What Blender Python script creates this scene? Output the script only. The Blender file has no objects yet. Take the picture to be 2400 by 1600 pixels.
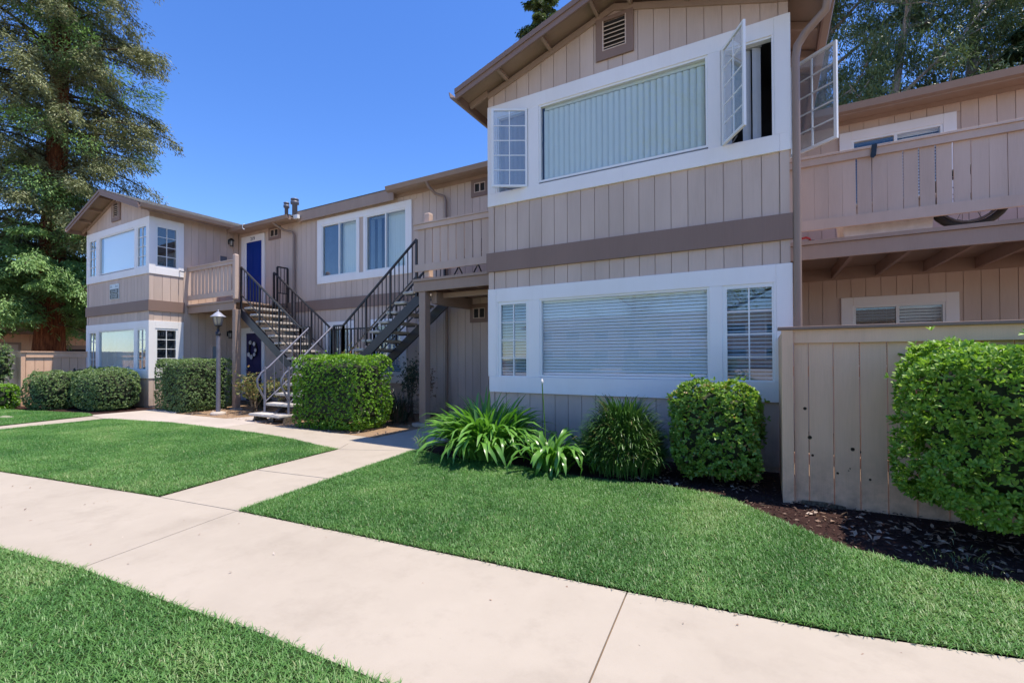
import bpy, bmesh, math, random
import numpy as np
from mathutils import Vector, Matrix

random.seed(7)
rng = np.random.default_rng(11)
scene = bpy.context.scene
COL = scene.collection
rad = math.radians

# ------------------------------------------------------------------ camera
YAW, PITCH, ROLL = .5075, .0103, -.0038
F0 = Vector((-math.sin(YAW), math.cos(YAW), 0)); R0 = Vector((math.cos(YAW), math.sin(YAW), 0)); U0 = Vector((0, 0, 1))
F1 = F0*math.cos(PITCH)+U0*math.sin(PITCH); U1 = U0*math.cos(PITCH)-F0*math.sin(PITCH)
RX = R0*math.cos(ROLL)+U1*math.sin(ROLL); UX = U1*math.cos(ROLL)-R0*math.sin(ROLL)
camd = bpy.data.cameras.new('camera'); cam = bpy.data.objects.new('camera', camd); COL.objects.link(cam)
M = Matrix((RX, UX, -F1)).transposed().to_4x4(); M.translation = (0, 0, 1.33)
cam.matrix_world = M
camd.sensor_width = 36; camd.lens = 1068.17/2400*36; camd.shift_y = 27.5/2400
camd.clip_start = .05; camd.clip_end = 600
scene.camera = cam

# ------------------------------------------------------------------ sky, sun, exposure
SUN = Vector((.31, .085, 1)).normalized()
W = bpy.data.worlds.new('World'); scene.world = W; W.use_nodes = True
wn = W.node_tree.nodes; wl = W.node_tree.links
bg = wn['Background']; sky = wn.new('ShaderNodeTexSky'); sky.sky_type = 'NISHITA'; sky.sun_disc = False
sky.sun_elevation = math.asin(SUN.z); sky.sun_rotation = math.atan2(SUN.x, SUN.y)
sky.altitude = 100; sky.air_density = 1.0; sky.dust_density = .15; sky.ozone_density = 5.0
hsv = wn.new('ShaderNodeHueSaturation'); hsv.inputs['Saturation'].default_value = 1.21; hsv.inputs['Hue'].default_value = .512
wl.new(sky.outputs[0], hsv.inputs['Color']); wl.new(hsv.outputs[0], bg.inputs[0]); bg.inputs[1].default_value = .104
sl = bpy.data.lights.new('sun', 'SUN'); sl.energy = 2.7; sl.angle = rad(.55); sl.color = (1, .92, .80)
so = bpy.data.objects.new('sun', sl); COL.objects.link(so); so.location = (6, 10, 30)
so.rotation_euler = SUN.to_track_quat('Z', 'Y').to_euler()
vs = scene.view_settings; vs.view_transform = 'Standard'; vs.look = 'None'; vs.gamma = 1; vs.use_curve_mapping = False
vs.exposure = 1.3
scene.cycles.max_bounces = 10; scene.cycles.transparent_max_bounces = 16
scene.cycles.diffuse_bounces = 4; scene.cycles.caustics_refractive = False; scene.cycles.caustics_reflective = False

# ------------------------------------------------------------------ helpers
def put(name, data, parent=None):
    o = bpy.data.objects.new(name, data); COL.objects.link(o)
    if parent is not None: o.parent = parent
    return o
def thing(name, loc, label, cat, group=None):
    o = put(name, None); o.location = loc; o.empty_display_size = .2
    o['label'] = label; o['category'] = cat
    if group: o['group'] = group
    return o
def tag(o, label, cat, group=None):
    o['label'] = label; o['category'] = cat
    if group: o['group'] = group
    return o
def off(p):
    while p is not None and p.parent is not None: p = p.parent
    return Vector(p.location) if p is not None else Vector((0, 0, 0))

class MB:
    """collects simple solids in world coordinates and links them as one mesh"""
    def __init__(s): s.v = []; s.f = []; s.m = []; s.sm = []
    def add(s, vs, fs, mi=0, smooth=False):
        b = len(s.v); s.v += [tuple(v) for v in vs]
        for f in fs: s.f.append([b+i for i in f]); s.m.append(mi); s.sm.append(smooth)
        return s
    def box(s, x0, x1, y0, y1, z0, z1, mi=0):
        v = [(x0,y0,z0),(x1,y0,z0),(x1,y1,z0),(x0,y1,z0),(x0,y0,z1),(x1,y0,z1),(x1,y1,z1),(x0,y1,z1)]
        return s.add(v, [(0,3,2,1),(4,5,6,7),(0,1,5,4),(1,2,6,5),(2,3,7,6),(3,0,4,7)], mi)
    def bar(s, a, b, w, h, up=(0,0,1), mi=0):
        a, b, up = Vector(a), Vector(b), Vector(up); d = (b-a).normalized()
        r = d.cross(up)
        if r.length < 1e-4: r = d.cross(Vector((0,1,0)))
        r.normalize(); u = r.cross(d)
        v = []
        for p in (a, b):
            for i, j in ((-1,-1),(1,-1),(1,1),(-1,1)): v.append(p+r*(w/2*i)+u*(h/2*j))
        return s.add(v, [(3,2,1,0),(4,5,6,7),(0,1,5,4),(1,2,6,5),(2,3,7,6),(3,0,4,7)], mi)
    def tube(s, pts, rads, n=8, cap=True, mi=0, smooth=True):
        pts = [Vector(p) for p in pts]
        if not hasattr(rads, '__len__'): rads = [rads]*len(pts)
        v = []; f = []; prev = None
        for i, p in enumerate(pts):
            d = (pts[min(i+1, len(pts)-1)]-pts[max(i-1, 0)]).normalized()
            if prev is None:
                r = d.cross(Vector((0,0,1)))
                if r.length < .05: r = d.cross(Vector((0,1,0)))
            else: r = prev-d*prev.dot(d)
            r.normalize(); prev = r; u = d.cross(r)
            for k in range(n):
                a = 2*math.pi*k/n; v.append(p+(r*math.cos(a)+u*math.sin(a))*rads[i])
        for i in range(len(pts)-1):
            for k in range(n): f.append((i*n+k, i*n+(k+1)%n, (i+1)*n+(k+1)%n, (i+1)*n+k))
        s.add(v, f, mi, smooth)
        if cap:
            s.add(v[:n], [tuple(range(n-1,-1,-1))], mi); s.add(v[-n:], [tuple(range(n))], mi)
        return s
    def prism(s, poly, vec, mi=0):
        n = len(poly); vec = Vector(vec); a = [Vector(p) for p in poly]; b = [p+vec for p in a]
        nn = Vector((0,0,0))
        for i in range(n): nn += a[i].cross(a[(i+1)%n])
        fl = nn.dot(vec) > 0
        fs = [tuple(range(n)) if not fl else tuple(range(n-1,-1,-1)), tuple(range(n,2*n)) if fl else tuple(range(2*n-1,n-1,-1))]
        for i in range(n):
            j = (i+1) % n
            fs.append((i,j,n+j,n+i) if fl else (j,i,n+i,n+j))
        return s.add(a+b, fs, mi)
    def lathe(s, c, prof, n=12, mi=0, smooth=True, rot=0):
        v = []; f = []
        for r, z in prof:
            for k in range(n):
                a = 2*math.pi*k/n+rot; v.append((c[0]+r*math.cos(a), c[1]+r*math.sin(a), c[2]+z))
        for i in range(len(prof)-1):
            for k in range(n): f.append((i*n+k, i*n+(k+1)%n, (i+1)*n+(k+1)%n, (i+1)*n+k))
        f.append(tuple(range(n-1,-1,-1))); f.append(tuple((len(prof)-1)*n+k for k in range(n)))
        return s.add(v, f, mi, smooth)
    def build(s, name, mat, parent=None, bevel=0):
        o3 = off(parent)
        me = bpy.data.meshes.new(name)
        me.from_pydata([(v[0]-o3.x, v[1]-o3.y, v[2]-o3.z) for v in s.v], [], s.f)
        for m in (mat if isinstance(mat, (list, tuple)) else [mat]): me.materials.append(m)
        me.polygons.foreach_set('material_index', s.m); me.polygons.foreach_set('use_smooth', s.sm)
        me.update()
        o = put(name, me, parent)
        if bevel:
            b = o.modifiers.new('bevel', 'BEVEL'); b.width = bevel; b.segments = 2; b.limit_method = 'ANGLE'; b.angle_limit = rad(40)
        return o
def inst(name, mesh, loc, parent, rot=None, scale=None):
    o = put(name, mesh, parent); o.location = Vector(loc)-off(parent)
    if rot is not None: o.rotation_euler = rot
    if scale is not None: o.scale = scale
    return o

# ------------------------------------------------------------------ materials
MATS = {}
class NT:
    def __init__(s, name):
        s.m = bpy.data.materials.new(name); s.m.use_nodes = True
        s.n = s.m.node_tree.nodes; s.l = s.m.node_tree.links
        s.b = s.n['Principled BSDF']; s.out = s.n['Material Output']; MATS[name] = s.m
    def new(s, t, **k):
        x = s.n.new('ShaderNode'+t)
        for a, b in k.items(): setattr(x, a, b)
        return x
    def link(s, a, b): s.l.new(a, b)
    def coord(s, kind='Object', scale=(1,1,1)):
        c = s.new('TexCoord'); mp = s.new('Mapping'); mp.inputs['Scale'].default_value = scale
        s.link(c.outputs[kind], mp.inputs[0]); return mp.outputs[0]
    def noise(s, vec, scale, detail=4, rough=.55, lo=None, hi=None):
        t = s.new('TexNoise'); t.inputs['Scale'].default_value = scale; t.inputs['Detail'].default_value = detail; t.inputs['Roughness'].default_value = rough
        s.link(vec, t.inputs['Vector'])
        if lo is None: return t.outputs[0]
        r = s.new('MapRange'); r.inputs[1].default_value = lo; r.inputs[2].default_value = hi
        s.link(t.outputs[0], r.inputs[0]); return r.outputs[0]
    def mix(s, a, b, f, mode='MIX'):
        x = s.new('Mix', data_type='RGBA', blend_type=mode)
        for sock, v in ((x.inputs[6], a), (x.inputs[7], b)):
            if isinstance(v, tuple): sock.default_value = (*v, 1) if len(v) == 3 else v
            else: s.link(v, sock)
        if isinstance(f, (int, float)): x.inputs[0].default_value = f
        else: s.link(f, x.inputs[0])
        return x.outputs[2]
    def math(s, op, a, b=None):
        x = s.new('Math', operation=op)
        for i, v in enumerate((a, b)):
            if v is None: continue
            if isinstance(v, (int, float)): x.inputs[i].default_value = v
            else: s.link(v, x.inputs[i])
        return x.outputs[0]
    def bump(s, h, strength=.3, dist=.01):
        b = s.new('Bump'); b.inputs['Strength'].default_value = strength; b.inputs['Distance'].default_value = dist
        s.link(h, b.inputs['Height']); s.link(b.outputs[0], s.b.inputs['Normal'])
    def col(s, v):
        if isinstance(v, tuple): s.b.inputs['Base Color'].default_value = (*v, 1)
        else: s.link(v, s.b.inputs['Base Color'])
    def set(s, **k):
        for a, v in k.items(): s.b.inputs[a.replace('_', ' ')].default_value = v
        return s

def paint(name, c, dirt=(.5,.45,.4), rough=.6, grain=1.0, var=.10, stain=.35, splash=1.0):
    t = NT(name); g = t.coord('Object')
    info = t.new('ObjectInfo')
    n1 = t.noise(t.coord('Object', (1,1,.25)), 2.2, 5, .6, .35, .75)
    n2 = t.noise(t.coord('Object', (40,40,1.6)), 3, 4, .6, .3, .75)
    n3 = t.noise(g, 60, 3)
    c1 = t.mix(c, tuple(x*d for x, d in zip(c, dirt)), t.math('MULTIPLY', n1, stain))
    c2 = t.mix(c1, tuple(min(1, x*1.12) for x in c), t.math('MULTIPLY', n2, .35*grain))
    gz = t.new('SeparateXYZ'); gp = t.new('NewGeometry'); t.link(gp.outputs['Position'], gz.inputs[0])
    sp = t.new('MapRange'); sp.inputs[1].default_value = .55; sp.inputs[2].default_value = .02; sp.inputs[3].default_value = 0; sp.inputs[4].default_value = 1
    t.link(gz.outputs[2], sp.inputs[0]); n4 = t.noise(gp.outputs['Position'], 7, 5, .65, .35, .7)
    c2 = t.mix(c2, (.16, .105, .075), t.math('MULTIPLY', t.math('MULTIPLY', sp.outputs[0], n4), .6*splash))
    n5 = t.noise(t.coord('Object', (9, 9, .35)), 2.5, 3, .5, .62, .8)
    c2 = t.mix(c2, tuple(x*.62 for x in c), t.math('MULTIPLY', n5, .35*stain))
    hs = t.new('HueSaturation'); t.link(c2, hs.inputs['Color'])
    mr = t.new('MapRange'); mr.inputs[3].default_value = 1-var; mr.inputs[4].default_value = 1+var
    t.link(info.outputs['Random'], mr.inputs[0]); t.link(mr.outputs[0], hs.inputs['Value'])
    t.col(hs.outputs[0])
    t.set(Roughness=rough, Specular_IOR_Level=.35)
    h = t.math('ADD', t.math('MULTIPLY', n2, .6*grain), t.math('MULTIPLY', n3, .25))
    t.bump(h, .35, .003)
    return t.m
siding = paint('siding_paint', (.585,.455,.375), var=.05)
bandp = paint('band_paint', (.25,.165,.13), var=.03, stain=.25)
fasciap = paint('fascia_paint', (.37,.265,.205), var=.04)
trim = paint('white_trim', (.86,.83,.81), (.80,.76,.70), rough=.5, grain=.35, var=.02, stain=.3)
frame = paint('white_vinyl', (.82,.82,.80), (.85,.8,.72), rough=.4, grain=.1, var=.01, stain=.15)
fencep = paint('fence_paint', (.80,.51,.34), (.55,.5,.45), var=.06, stain=.5)
railp = paint('rail_paint', (.58,.44,.36), var=.06, stain=.4)
darkunder = paint('deck_underside', (.38,.26,.21), var=.06)

def simple(name, c, rough=.5, metal=0, spec=.5, nscale=8, amt=.25, bump=0):
    t = NT(name); g = t.coord('Object')
    n = t.noise(g, nscale, 4, .6, .3, .7)
    t.col(t.mix(c, tuple(x*(1-amt) for x in c), n)); t.set(Roughness=rough, Metallic=metal, Specular_IOR_Level=spec)
    if bump: t.bump(n, bump, .004)
    return t.m
blackiron = simple('black_iron', (.018,.017,.022), .45, .0, .5)
steelblue = simple('stringer_paint', (.03,.03,.04), .4)
greyrail = simple('grey_rail_paint', (.17,.17,.22), .42, .1)
lampgrey = simple('lamp_post_paint', (.17,.165,.205), .5, .1, amt=.3)
lampcap = simple('lamp_cap_paint', (.33,.34,.40), .45)
lampglass = simple('frosted_lamp_glass', (.48,.45,.39), .35, amt=.1)
tread = simple('tread_concrete', (.62,.57,.52), .85, 0, .2, 14, .3, .3)
bluedoor = simple('blue_door_paint', (.002,.03,.22), .5, spec=.2, amt=.08)
navydoor = simple('navy_door_paint', (.028,.022,.095), .45, amt=.15)
blindv = simple('blind_vane', (.72,.78,.71), .6, amt=.03)
blindh = simple('blind_slat_white', (.90,.92,.92), .5, amt=.03)
curtain = simple('grey_curtain', (.42,.44,.46), .9, amt=.1)
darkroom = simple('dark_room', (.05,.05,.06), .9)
screenm = simple('insect_screen', (.12,.13,.16), .8)
ventdark = simple('vent_dark', (.025,.02,.018), .8)
gutterp = paint('gutter_paint', (.30,.21,.16), rough=.4, grain=.1, var=.02, stain=.2)
metalgrey = simple('flue_metal', (.13,.13,.16), .5, .3)
plasticblack = simple('black_plastic', (.012,.012,.013), .35)
rubber = simple('tyre_rubber', (.015,.015,.016), .7)
redp = simple('red_plastic', (.55,.03,.02), .4)
signwhite = simple('sign_white', (.62,.68,.70), .4, amt=.05)
signblack = simple('sign_black', (.01,.02,.025), .4)
signgrey = simple('sign_grey', (.30,.36,.40), .5)
numblack = simple('number_black', (.02,.018,.05), .4)
wreathw = simple('wreath_flower', (.75,.70,.68), .7)
wreathd = simple('wreath_twig', (.02,.012,.012), .8)
brass = simple('door_knob', (.35,.42,.52), .3, .8)

def glassm(name, tint=(.96,.98,.98), rgh=.0, refl=1.0, refl_veil=0):
    t = NT(name); t.n.remove(t.b)
    tr = t.new('BsdfTransparent'); tr.inputs[0].default_value = (*tint, 1)
    gl = t.new('BsdfGlossy'); gl.inputs['Roughness'].default_value = rgh; gl.inputs[0].default_value = (.95,.97,1,1)
    fr = t.new('Fresnel'); fr.inputs[0].default_value = 1.52
    g = t.new('NewGeometry'); n = t.noise(g.outputs['Position'], .9, 2)
    b = t.new('Bump'); b.inputs['Strength'].default_value = .02; b.inputs['Distance'].default_value = .05
    t.link(n, b.inputs['Height']); t.link(b.outputs[0], gl.inputs['Normal'])
    f = t.math('MULTIPLY', t.math('MINIMUM', t.math('MULTIPLY', fr.outputs[0], 1.8*refl), 1.0), t.math('SUBTRACT', 1.0, g.outputs['Backfacing']))
    mx = t.new('MixShader'); t.link(f, mx.inputs[0]); t.link(tr.outputs[0], mx.inputs[1]); t.link(gl.outputs[0], mx.inputs[2])
    if refl_veil:  # pale diffuse colour painted in for a milky reflection of sky and trees
        df = t.new('BsdfDiffuse'); df.inputs[0].default_value = (.7,.75,.8,1); m2 = t.new('MixShader'); m2.inputs[0].default_value = refl_veil
        t.link(mx.outputs[0], m2.inputs[1]); t.link(df.outputs[0], m2.inputs[2]); mx = m2
    t.link(mx.outputs[0], t.out.inputs[0]); return t.m
glass = glassm('window_glass'); glassmilky = glassm('milky_reflection_glass', (.86,.9,.92), .02, 1.6, .13); glassd = glassm('window_glass_dark', (.82,.88,.9), 0, 1.5)

def leafm(name, c0, c1, c2, rough=.42, trans=.3, spec=.5):
    """leaf colour runs c0..c1 by a per-leaf random tint; rare leaves take c2"""
    t = NT(name)
    a = t.new('Attribute', attribute_name='tint')
    r = t.new('ValToRGB'); cr = r.color_ramp
    cr.elements[0].position = 0; cr.elements[0].color = (*c0, 1); cr.elements[1].position = .85; cr.elements[1].color = (*c1, 1)
    e = cr.elements.new(.97); e.color = (*c2, 1)
    t.link(a.outputs['Fac'], r.inputs[0]); t.col(r.outputs[0])
    t.set(Roughness=rough, Specular_IOR_Level=spec)
    tl = t.new('BsdfTranslucent'); hs = t.new('HueSaturation'); hs.inputs['Value'].default_value = 1.25; hs.inputs['Saturation'].default_value = 1.1
    t.link(r.outputs[0], hs.inputs['Color']); t.link(hs.outputs[0], tl.inputs[0])
    mx = t.new('MixShader'); mx.inputs[0].default_value = trans
    t.link(t.b.outputs[0], mx.inputs[1]); t.link(tl.outputs[0], mx.inputs[2]); t.link(mx.outputs[0], t.out.inputs[0])
    return t.m
grassm = leafm('grass_blade', (.048,.165,.03), (.175,.35,.09), (.42,.44,.22), .45, .35, .45)
pittom = leafm('pittosporum_leaf', (.12,.26,.035), (.32,.50,.08), (.45,.58,.18), .42, .38, .4)
hedgem = leafm('hedge_leaf', (.12,.21,.07), (.28,.38,.15), (.42,.46,.24), .38, .35, .5)
brighthedge = leafm('bright_hedge_leaf', (.10,.24,.025), (.26,.46,.05), (.42,.56,.12), .34, .38, .5)
squarem = leafm('glossy_shrub_leaf', (.12,.25,.035), (.30,.46,.09), (.60,.36,.16), .33, .38, .55)
agam = leafm('strap_leaf', (.07,.20,.022), (.18,.38,.065), (.26,.44,.12), .3, .32, .6)
clumpm = leafm('dark_strap_leaf', (.035,.095,.018), (.10,.21,.045), (.25,.20,.10), .35, .2, .5)
darkleaf = leafm('dark_shrub_leaf', (.02,.05,.025), (.06,.09,.05), (.12,.08,.06), .45, .2, .4)
deadm = leafm('dry_leaf', (.16,.10,.065), (.28,.18,.12), (.40,.30,.2), .7, .2, .2)
autumn = leafm('reddish_shrub_leaf', (.12,.18,.05), (.28,.27,.10), (.5,.24,.12), .45, .3, .4)
redwoodm = leafm('redwood_spray', (.08,.105,.04), (.29,.31,.14), (.44,.33,.2), .5, .2, .35)
redwoodlow = leafm('redwood_new_growth', (.09,.20,.05), (.28,.43,.14), (.32,.42,.18), .5, .25, .35)
eucm = leafm('eucalyptus_leaf', (.045,.085,.028), (.15,.205,.07), (.30,.28,.14), .42, .22, .45)
conm = leafm('dark_conifer_leaf', (.018,.04,.015), (.05,.085,.03), (.10,.12,.05), .5, .2, .3)
chipm = leafm('mulch_chip', (.03,.017,.014), (.065,.038,.03), (.22,.15,.11), .85, 0, .2)
litterm = leafm('fallen_leaf', (.22,.13,.09), (.42,.30,.22), (.6,.5,.42), .7, .15, .3)

def barkm(name, c0, c1, sc=(6,6,.7), rough=.9):
    t = NT(name); v = t.coord('Object', sc)
    n = t.noise(v, 3, 6, .65, .35, .65); t.col(t.mix(c0, c1, n)); t.set(Roughness=rough, Specular_IOR_Level=.15); t.bump(n, 1, .05); return t.m
redbark = barkm('redwood_bark', (.08,.026,.014), (.32,.115,.05))
eucbark = barkm('eucalyptus_bark', (.28,.24,.22), (.52,.47,.43), (2,2,.6))
twigm = barkm('twig_bark', (.06,.045,.03), (.18,.13,.09), (20,20,8))
stemm = barkm('pale_stem_bark', (.20,.15,.11), (.38,.30,.22), (20,20,8))

def concrete(name, c, dark, joints=False):
    t = NT(name); g = t.new('NewGeometry').outputs['Position']
    n1 = t.noise(g, .8, 6, .62, .38, .72); n2 = t.noise(g, 4.5, 5, .65, .45, .8); n3 = t.noise(g, 160, 3, .6)
    v = t.new('TexVoronoi'); v.inputs['Scale'].default_value = 9; t.link(g, v.inputs['Vector'])
    spot = t.new('MapRange'); spot.inputs[1].default_value = .035; spot.inputs[2].default_value = .05; spot.inputs[3].default_value = 1; spot.inputs[4].default_value = 0
    t.link(v.outputs['Distance'], spot.inputs[0])
    n6 = t.noise(g, 2.1, 7, .7, .5, .68); c0 = t.mix(c, tuple(x*.86 for x in dark), t.math('MULTIPLY', n6, .42)); c1 = t.mix(c0, dark, t.math('MULTIPLY', n1, .5)); c2 = t.mix(c1, tuple(min(1, x*1.1) for x in c), t.math('MULTIPLY', n2, .4))
    c3 = t.mix(c2, tuple(x*.45 for x in c), t.math('MULTIPLY', spot.outputs[0], t.math('MULTIPLY', n2, .9)))
    c4 = t.mix(c3, tuple(x*.8 for x in c), t.math('MULTIPLY', n3, .35))
    t.col(c4); t.set(Roughness=.85, Specular_IOR_Level=.25)
    t.bump(t.math('ADD', n3, t.math('MULTIPLY', n2, .4)), .22, .004); return t.m
walkm = concrete('walk_concrete', (.435,.375,.305), (.32,.27,.215))
padm = concrete('pad_concrete', (.50,.43,.37), (.34,.29,.25))
def soil(name, c0, c1, sc=5):
    t = NT(name); g = t.new('NewGeometry').outputs['Position']
    n = t.noise(g, sc, 8, .7, .3, .7); n2 = t.noise(g, sc*14, 4, .6)
    t.col(t.mix(c0, c1, t.math('MULTIPLY', n, n2))); t.set(Roughness=.95, Specular_IOR_Level=.1); t.bump(t.math('ADD', n, n2), .8, .02); return t.m
groundm = soil('dry_soil', (.16,.10,.065), (.36,.25,.17), 3)
baresoil = soil('bare_tan_soil', (.26,.17,.105), (.46,.32,.21), 6)
mulchm = soil('mulch_soil', (.028,.014,.013), (.10,.055,.045), 7)
lawnsoil = soil('lawn_thatch', (.03,.055,.018), (.07,.12,.035), 9)
def shinglem():
    t = NT('roof_shingle'); info = t.new('ObjectInfo'); n = t.noise(t.coord('Object'), 25, 5, .7, .3, .7)
    t.col(t.mix((.13,.125,.12), (.28,.27,.25), n)); t.set(Roughness=.95, Specular_IOR_Level=.1); t.bump(n, .6, .01); return t.m
shingle = shinglem()

innerm = simple('inner_shade', (.035,.045,.02), .9, amt=.4)  # dark green that paints the shade inside the hedges
binm = simple('bin_plastic', (.60,.57,.58), .5)
# ------------------------------------------------------------------ leaf clouds
def leaves(name, pos, axis, nrm, length, width, tint, mat, parent=None, shape='oval', fold=.18, droop=.0):
    N = len(pos); o3 = np.array(off(parent))
    axis = axis/np.linalg.norm(axis, axis=1, keepdims=True)
    side = np.cross(axis, nrm); sl_ = np.linalg.norm(side, axis=1, keepdims=True); sl_[sl_ < 1e-6] = 1; side = side/sl_
    nr = np.cross(side, axis)
    if shape == 'oval':
        T = np.array([(0,0,0),(.45,-.5,fold),(.5,0,0),(.45,.5,fold),(1,0,-droop)]); FC = [(0,1,2),(0,2,3),(1,4,2),(2,4,3)]
    elif shape == 'obovate':
        T = np.array([(0,-.05,0),(0,.05,0),(.55,-.40,fold),(.6,0,0),(.55,.40,fold),(.85,-.38,fold*.5),(.85,.38,fold*.5),(1,0,-droop)])
        FC = [(0,2,3),(0,3,1),(1,3,4),(2,5,3),(3,5,7),(3,7,6),(3,6,4)]
    elif shape == 'quad':
        T = np.array([(0,0,0),(.5,-.5,fold),(1,0,-droop),(.5,.5,fold)]); FC = [(0,1,2),(0,2,3)]
    elif shape == 'blade':
        T = np.array([(0,-.5,0),(0,.5,0),(.55,-.42,-droop*.3),(.55,.42,-droop*.3),(1,0,-droop)]); FC = [(0,2,3),(0,3,1),(2,4,3)]
    elif shape == 'needle':
        T = np.array([(0,-.5,0),(0,.5,0),(1,0,-droop)]); FC = [(0,2,1)]
    elif shape == 'strap':
        ts = np.linspace(0, 1, 6); T = []
        for i, q in enumerate(ts):
            w = .5*(1-q**3)**.5 if i < 5 else .0
            zz = .0-droop*q*q
            T += [(q*(1-.25*droop*q), -w, zz), (q*(1-.25*droop*q), w, zz)]
        T = np.array(T); FC = []
        for i in range(5): FC += [(2*i, 2*i+2, 2*i+3), (2*i, 2*i+3, 2*i+1)]
    L = np.asarray(length)[:, None, None]; Wd = np.asarray(width)[:, None, None]
    V = pos[:, None, :] + axis[:, None, :]*(T[None, :, 0:1]*L) + side[:, None, :]*(T[None, :, 1:2]*Wd) + nr[:, None, :]*(T[None, :, 2:3]*(L if shape in ('blade', 'strap', 'needle') else Wd))
    k = len(T); V = V.reshape(-1, 3)-o3
    FA = (np.array(FC)[None] + (np.arange(N)*k)[:, None, None]).reshape(-1)
    nf = N*len(FC)
    me = bpy.data.meshes.new(name); me.vertices.add(N*k); me.vertices.foreach_set('co', V.astype(np.float32).ravel())
    me.loops.add(nf*3); me.loops.foreach_set('vertex_index', FA.astype(np.int32))
    me.polygons.add(nf); me.polygons.foreach_set('loop_start', np.arange(nf, dtype=np.int32)*3)
    try: me.polygons.foreach_set('loop_total', np.full(nf, 3, dtype=np.int32))
    except Exception: pass
    at = me.attributes.new('tint', 'FLOAT', 'POINT'); at.data.foreach_set('value', np.repeat(np.asarray(tint, dtype=np.float32), k))
    me.materials.append(mat); me.update(calc_edges=True)
    o = put(name, me, parent); o['kind'] = 'stuff'
    return o
def unit(n):
    v = rng.normal(size=(n, 3)); return v/np.linalg.norm(v, axis=1, keepdims=True)
def norm(v): return v/np.maximum(np.linalg.norm(v, axis=1, keepdims=True), 1e-9)
# ================================================================== SETTING: ground, walks, lawns, beds
def flat(name, poly, z, mat, label=None, thick=None, parent=None):
    b = MB()
    if thick is None: b.add([(x, y, z) for x, y in poly], [tuple(range(len(poly)))])
    else: b.prism([(x, y, z-thick) for x, y in poly], (0, 0, thick))
    o = b.build(name, mat, parent)
    if parent is None: o['kind'] = 'structure'
    return o
def area2(p): return sum(p[i][0]*p[(i+1)%len(p)][1]-p[(i+1)%len(p)][0]*p[i][1] for i in range(len(p)))
def ccw(p): return p if area2(p) > 0 else p[::-1]
gb = MB(); gb.add([(-250,-250,-.06),(250,-250,-.06),(250,250,-.06),(-250,250,-.06)], [(0,1,2,3)])
gr = gb.build('ground', groundm); gr['kind'] = 'structure'

# walk edges (back edge b, front edge f) measured on the ground
WB = [(-26,-.9),(-16,.55),(-12.45,1.12),(-7.97,1.79),(-5.14,2.2),(-4.05,2.33),(-2.07,2.49),(-.7,2.59),(.27,2.69),(.98,2.85),(3.4,3.22),(8,4.0)]
WF = [(-26,-2.2),(-16,-.62),(-8.3,.55),(-4.75,1.07),(-3.77,1.22),(-2.86,1.28),(-2.19,1.35),(-1.63,1.38),(-1.37,1.39),(-.62,1.45),(.6,1.55),(3.4,1.9),(8,2.6)]
def interp(L, x):
    for (x0, y0), (x1, y1) in zip(L, L[1:]):
        if x0 <= x <= x1: return y0+(y1-y0)*(x-x0)/(x1-x0)
    return L[-1][1]
walk = put('sidewalk', None); walk['kind'] = 'structure'
cuts = [(-26,-26),(-20.5,-20.4),(-16.6,-16.5),(-12.4,-12.35),(-8.1,-8.0),(-4.06,-3.83),(-.70,-.62),(2.75,2.95),(8,8)]
for (b0, f0), (b1, f1) in zip(cuts, cuts[1:]):
    g = .0065 if b0 > -1 or b0 < -5 else .002
    back = [(b0+g, interp(WB, b0+g))]+[p for p in WB if b0+.05 < p[0] < b1-.05]+[(b1-g, interp(WB, b1-g))]
    front = [(f0+g, interp(WF, f0+g))]+[p for p in WF if f0+.05 < p[0] < f1-.05]+[(f1-g, interp(WF, f1-g))]
    flat('slab', ccw(back+front[::-1]), 0, walkm, thick=.1, parent=walk)
flat('joint_sand', ccw([(x, y-.03) for x, y in WB]+[(x, y+.03) for x, y in WF][::-1]), -.014, groundm)
path = put('entry_path', None); path['kind'] = 'structure'
flat('slab', ccw([(-5.14,2.212),(-4.06,2.342),(-4.22,3.45),(-5.36,3.30)]), -.002, walkm, thick=.1, parent=path)
flat('slab', ccw([(-5.362,3.312),(-4.222,3.462),(-4.45,5.05),(-5.50,4.62)]), -.002, walkm, thick=.1, parent=path)
flat('slab', ccw([(-5.502,4.632),(-4.452,5.062),(-4.56,5.54),(-4.6,7.3),(-5.75,7.3),(-5.72,5.0)]), -.002, walkm, thick=.1, parent=path)
flat('slab', ccw([(-5.735,5.0),(-5.733,5.58),(-9.3,5.72),(-9.3,4.92),(-8.03,4.94),(-6.9,4.84),(-5.9,4.65),(-5.52,4.64)]), -.004, walkm, thick=.1, parent=path)
flat('slab', ccw([(-9.312,4.92),(-9.312,6.35),(-10.4,6.35),(-10.6,5.82),(-12.98,5.75),(-14.2,5.78),(-14.2,4.68),(-13.9,4.62),(-12.98,4.51),(-10.93,4.89)]), -.004, padm, thick=.1, parent=path)
flat('slab', ccw([(-13.9,4.608),(-12.98,4.498),(-12.73,2.85),(-12.5,1.14),(-13.35,1.0),(-13.47,3.02)]), -.004, walkm, thick=.1, parent=path)
flat('slab', ccw([(-4.0,7.32),(-6.15,7.32),(-6.15,8.45),(-4.0,8.45)]), .02, padm, thick=.1, parent=path)
flat('slab', ccw([(-14.25,5.8),(-12.98,5.765),(-12.7,5.77),(-14.25,7.1)]), .004, padm, thick=.1, parent=path)
po = flat('concrete_pad', ccw([(-15.47,3.42),(-15.05,3.49),(-15.2,3.62),(-15.7,3.6)]), .02, walkm, thick=.1)

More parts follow.
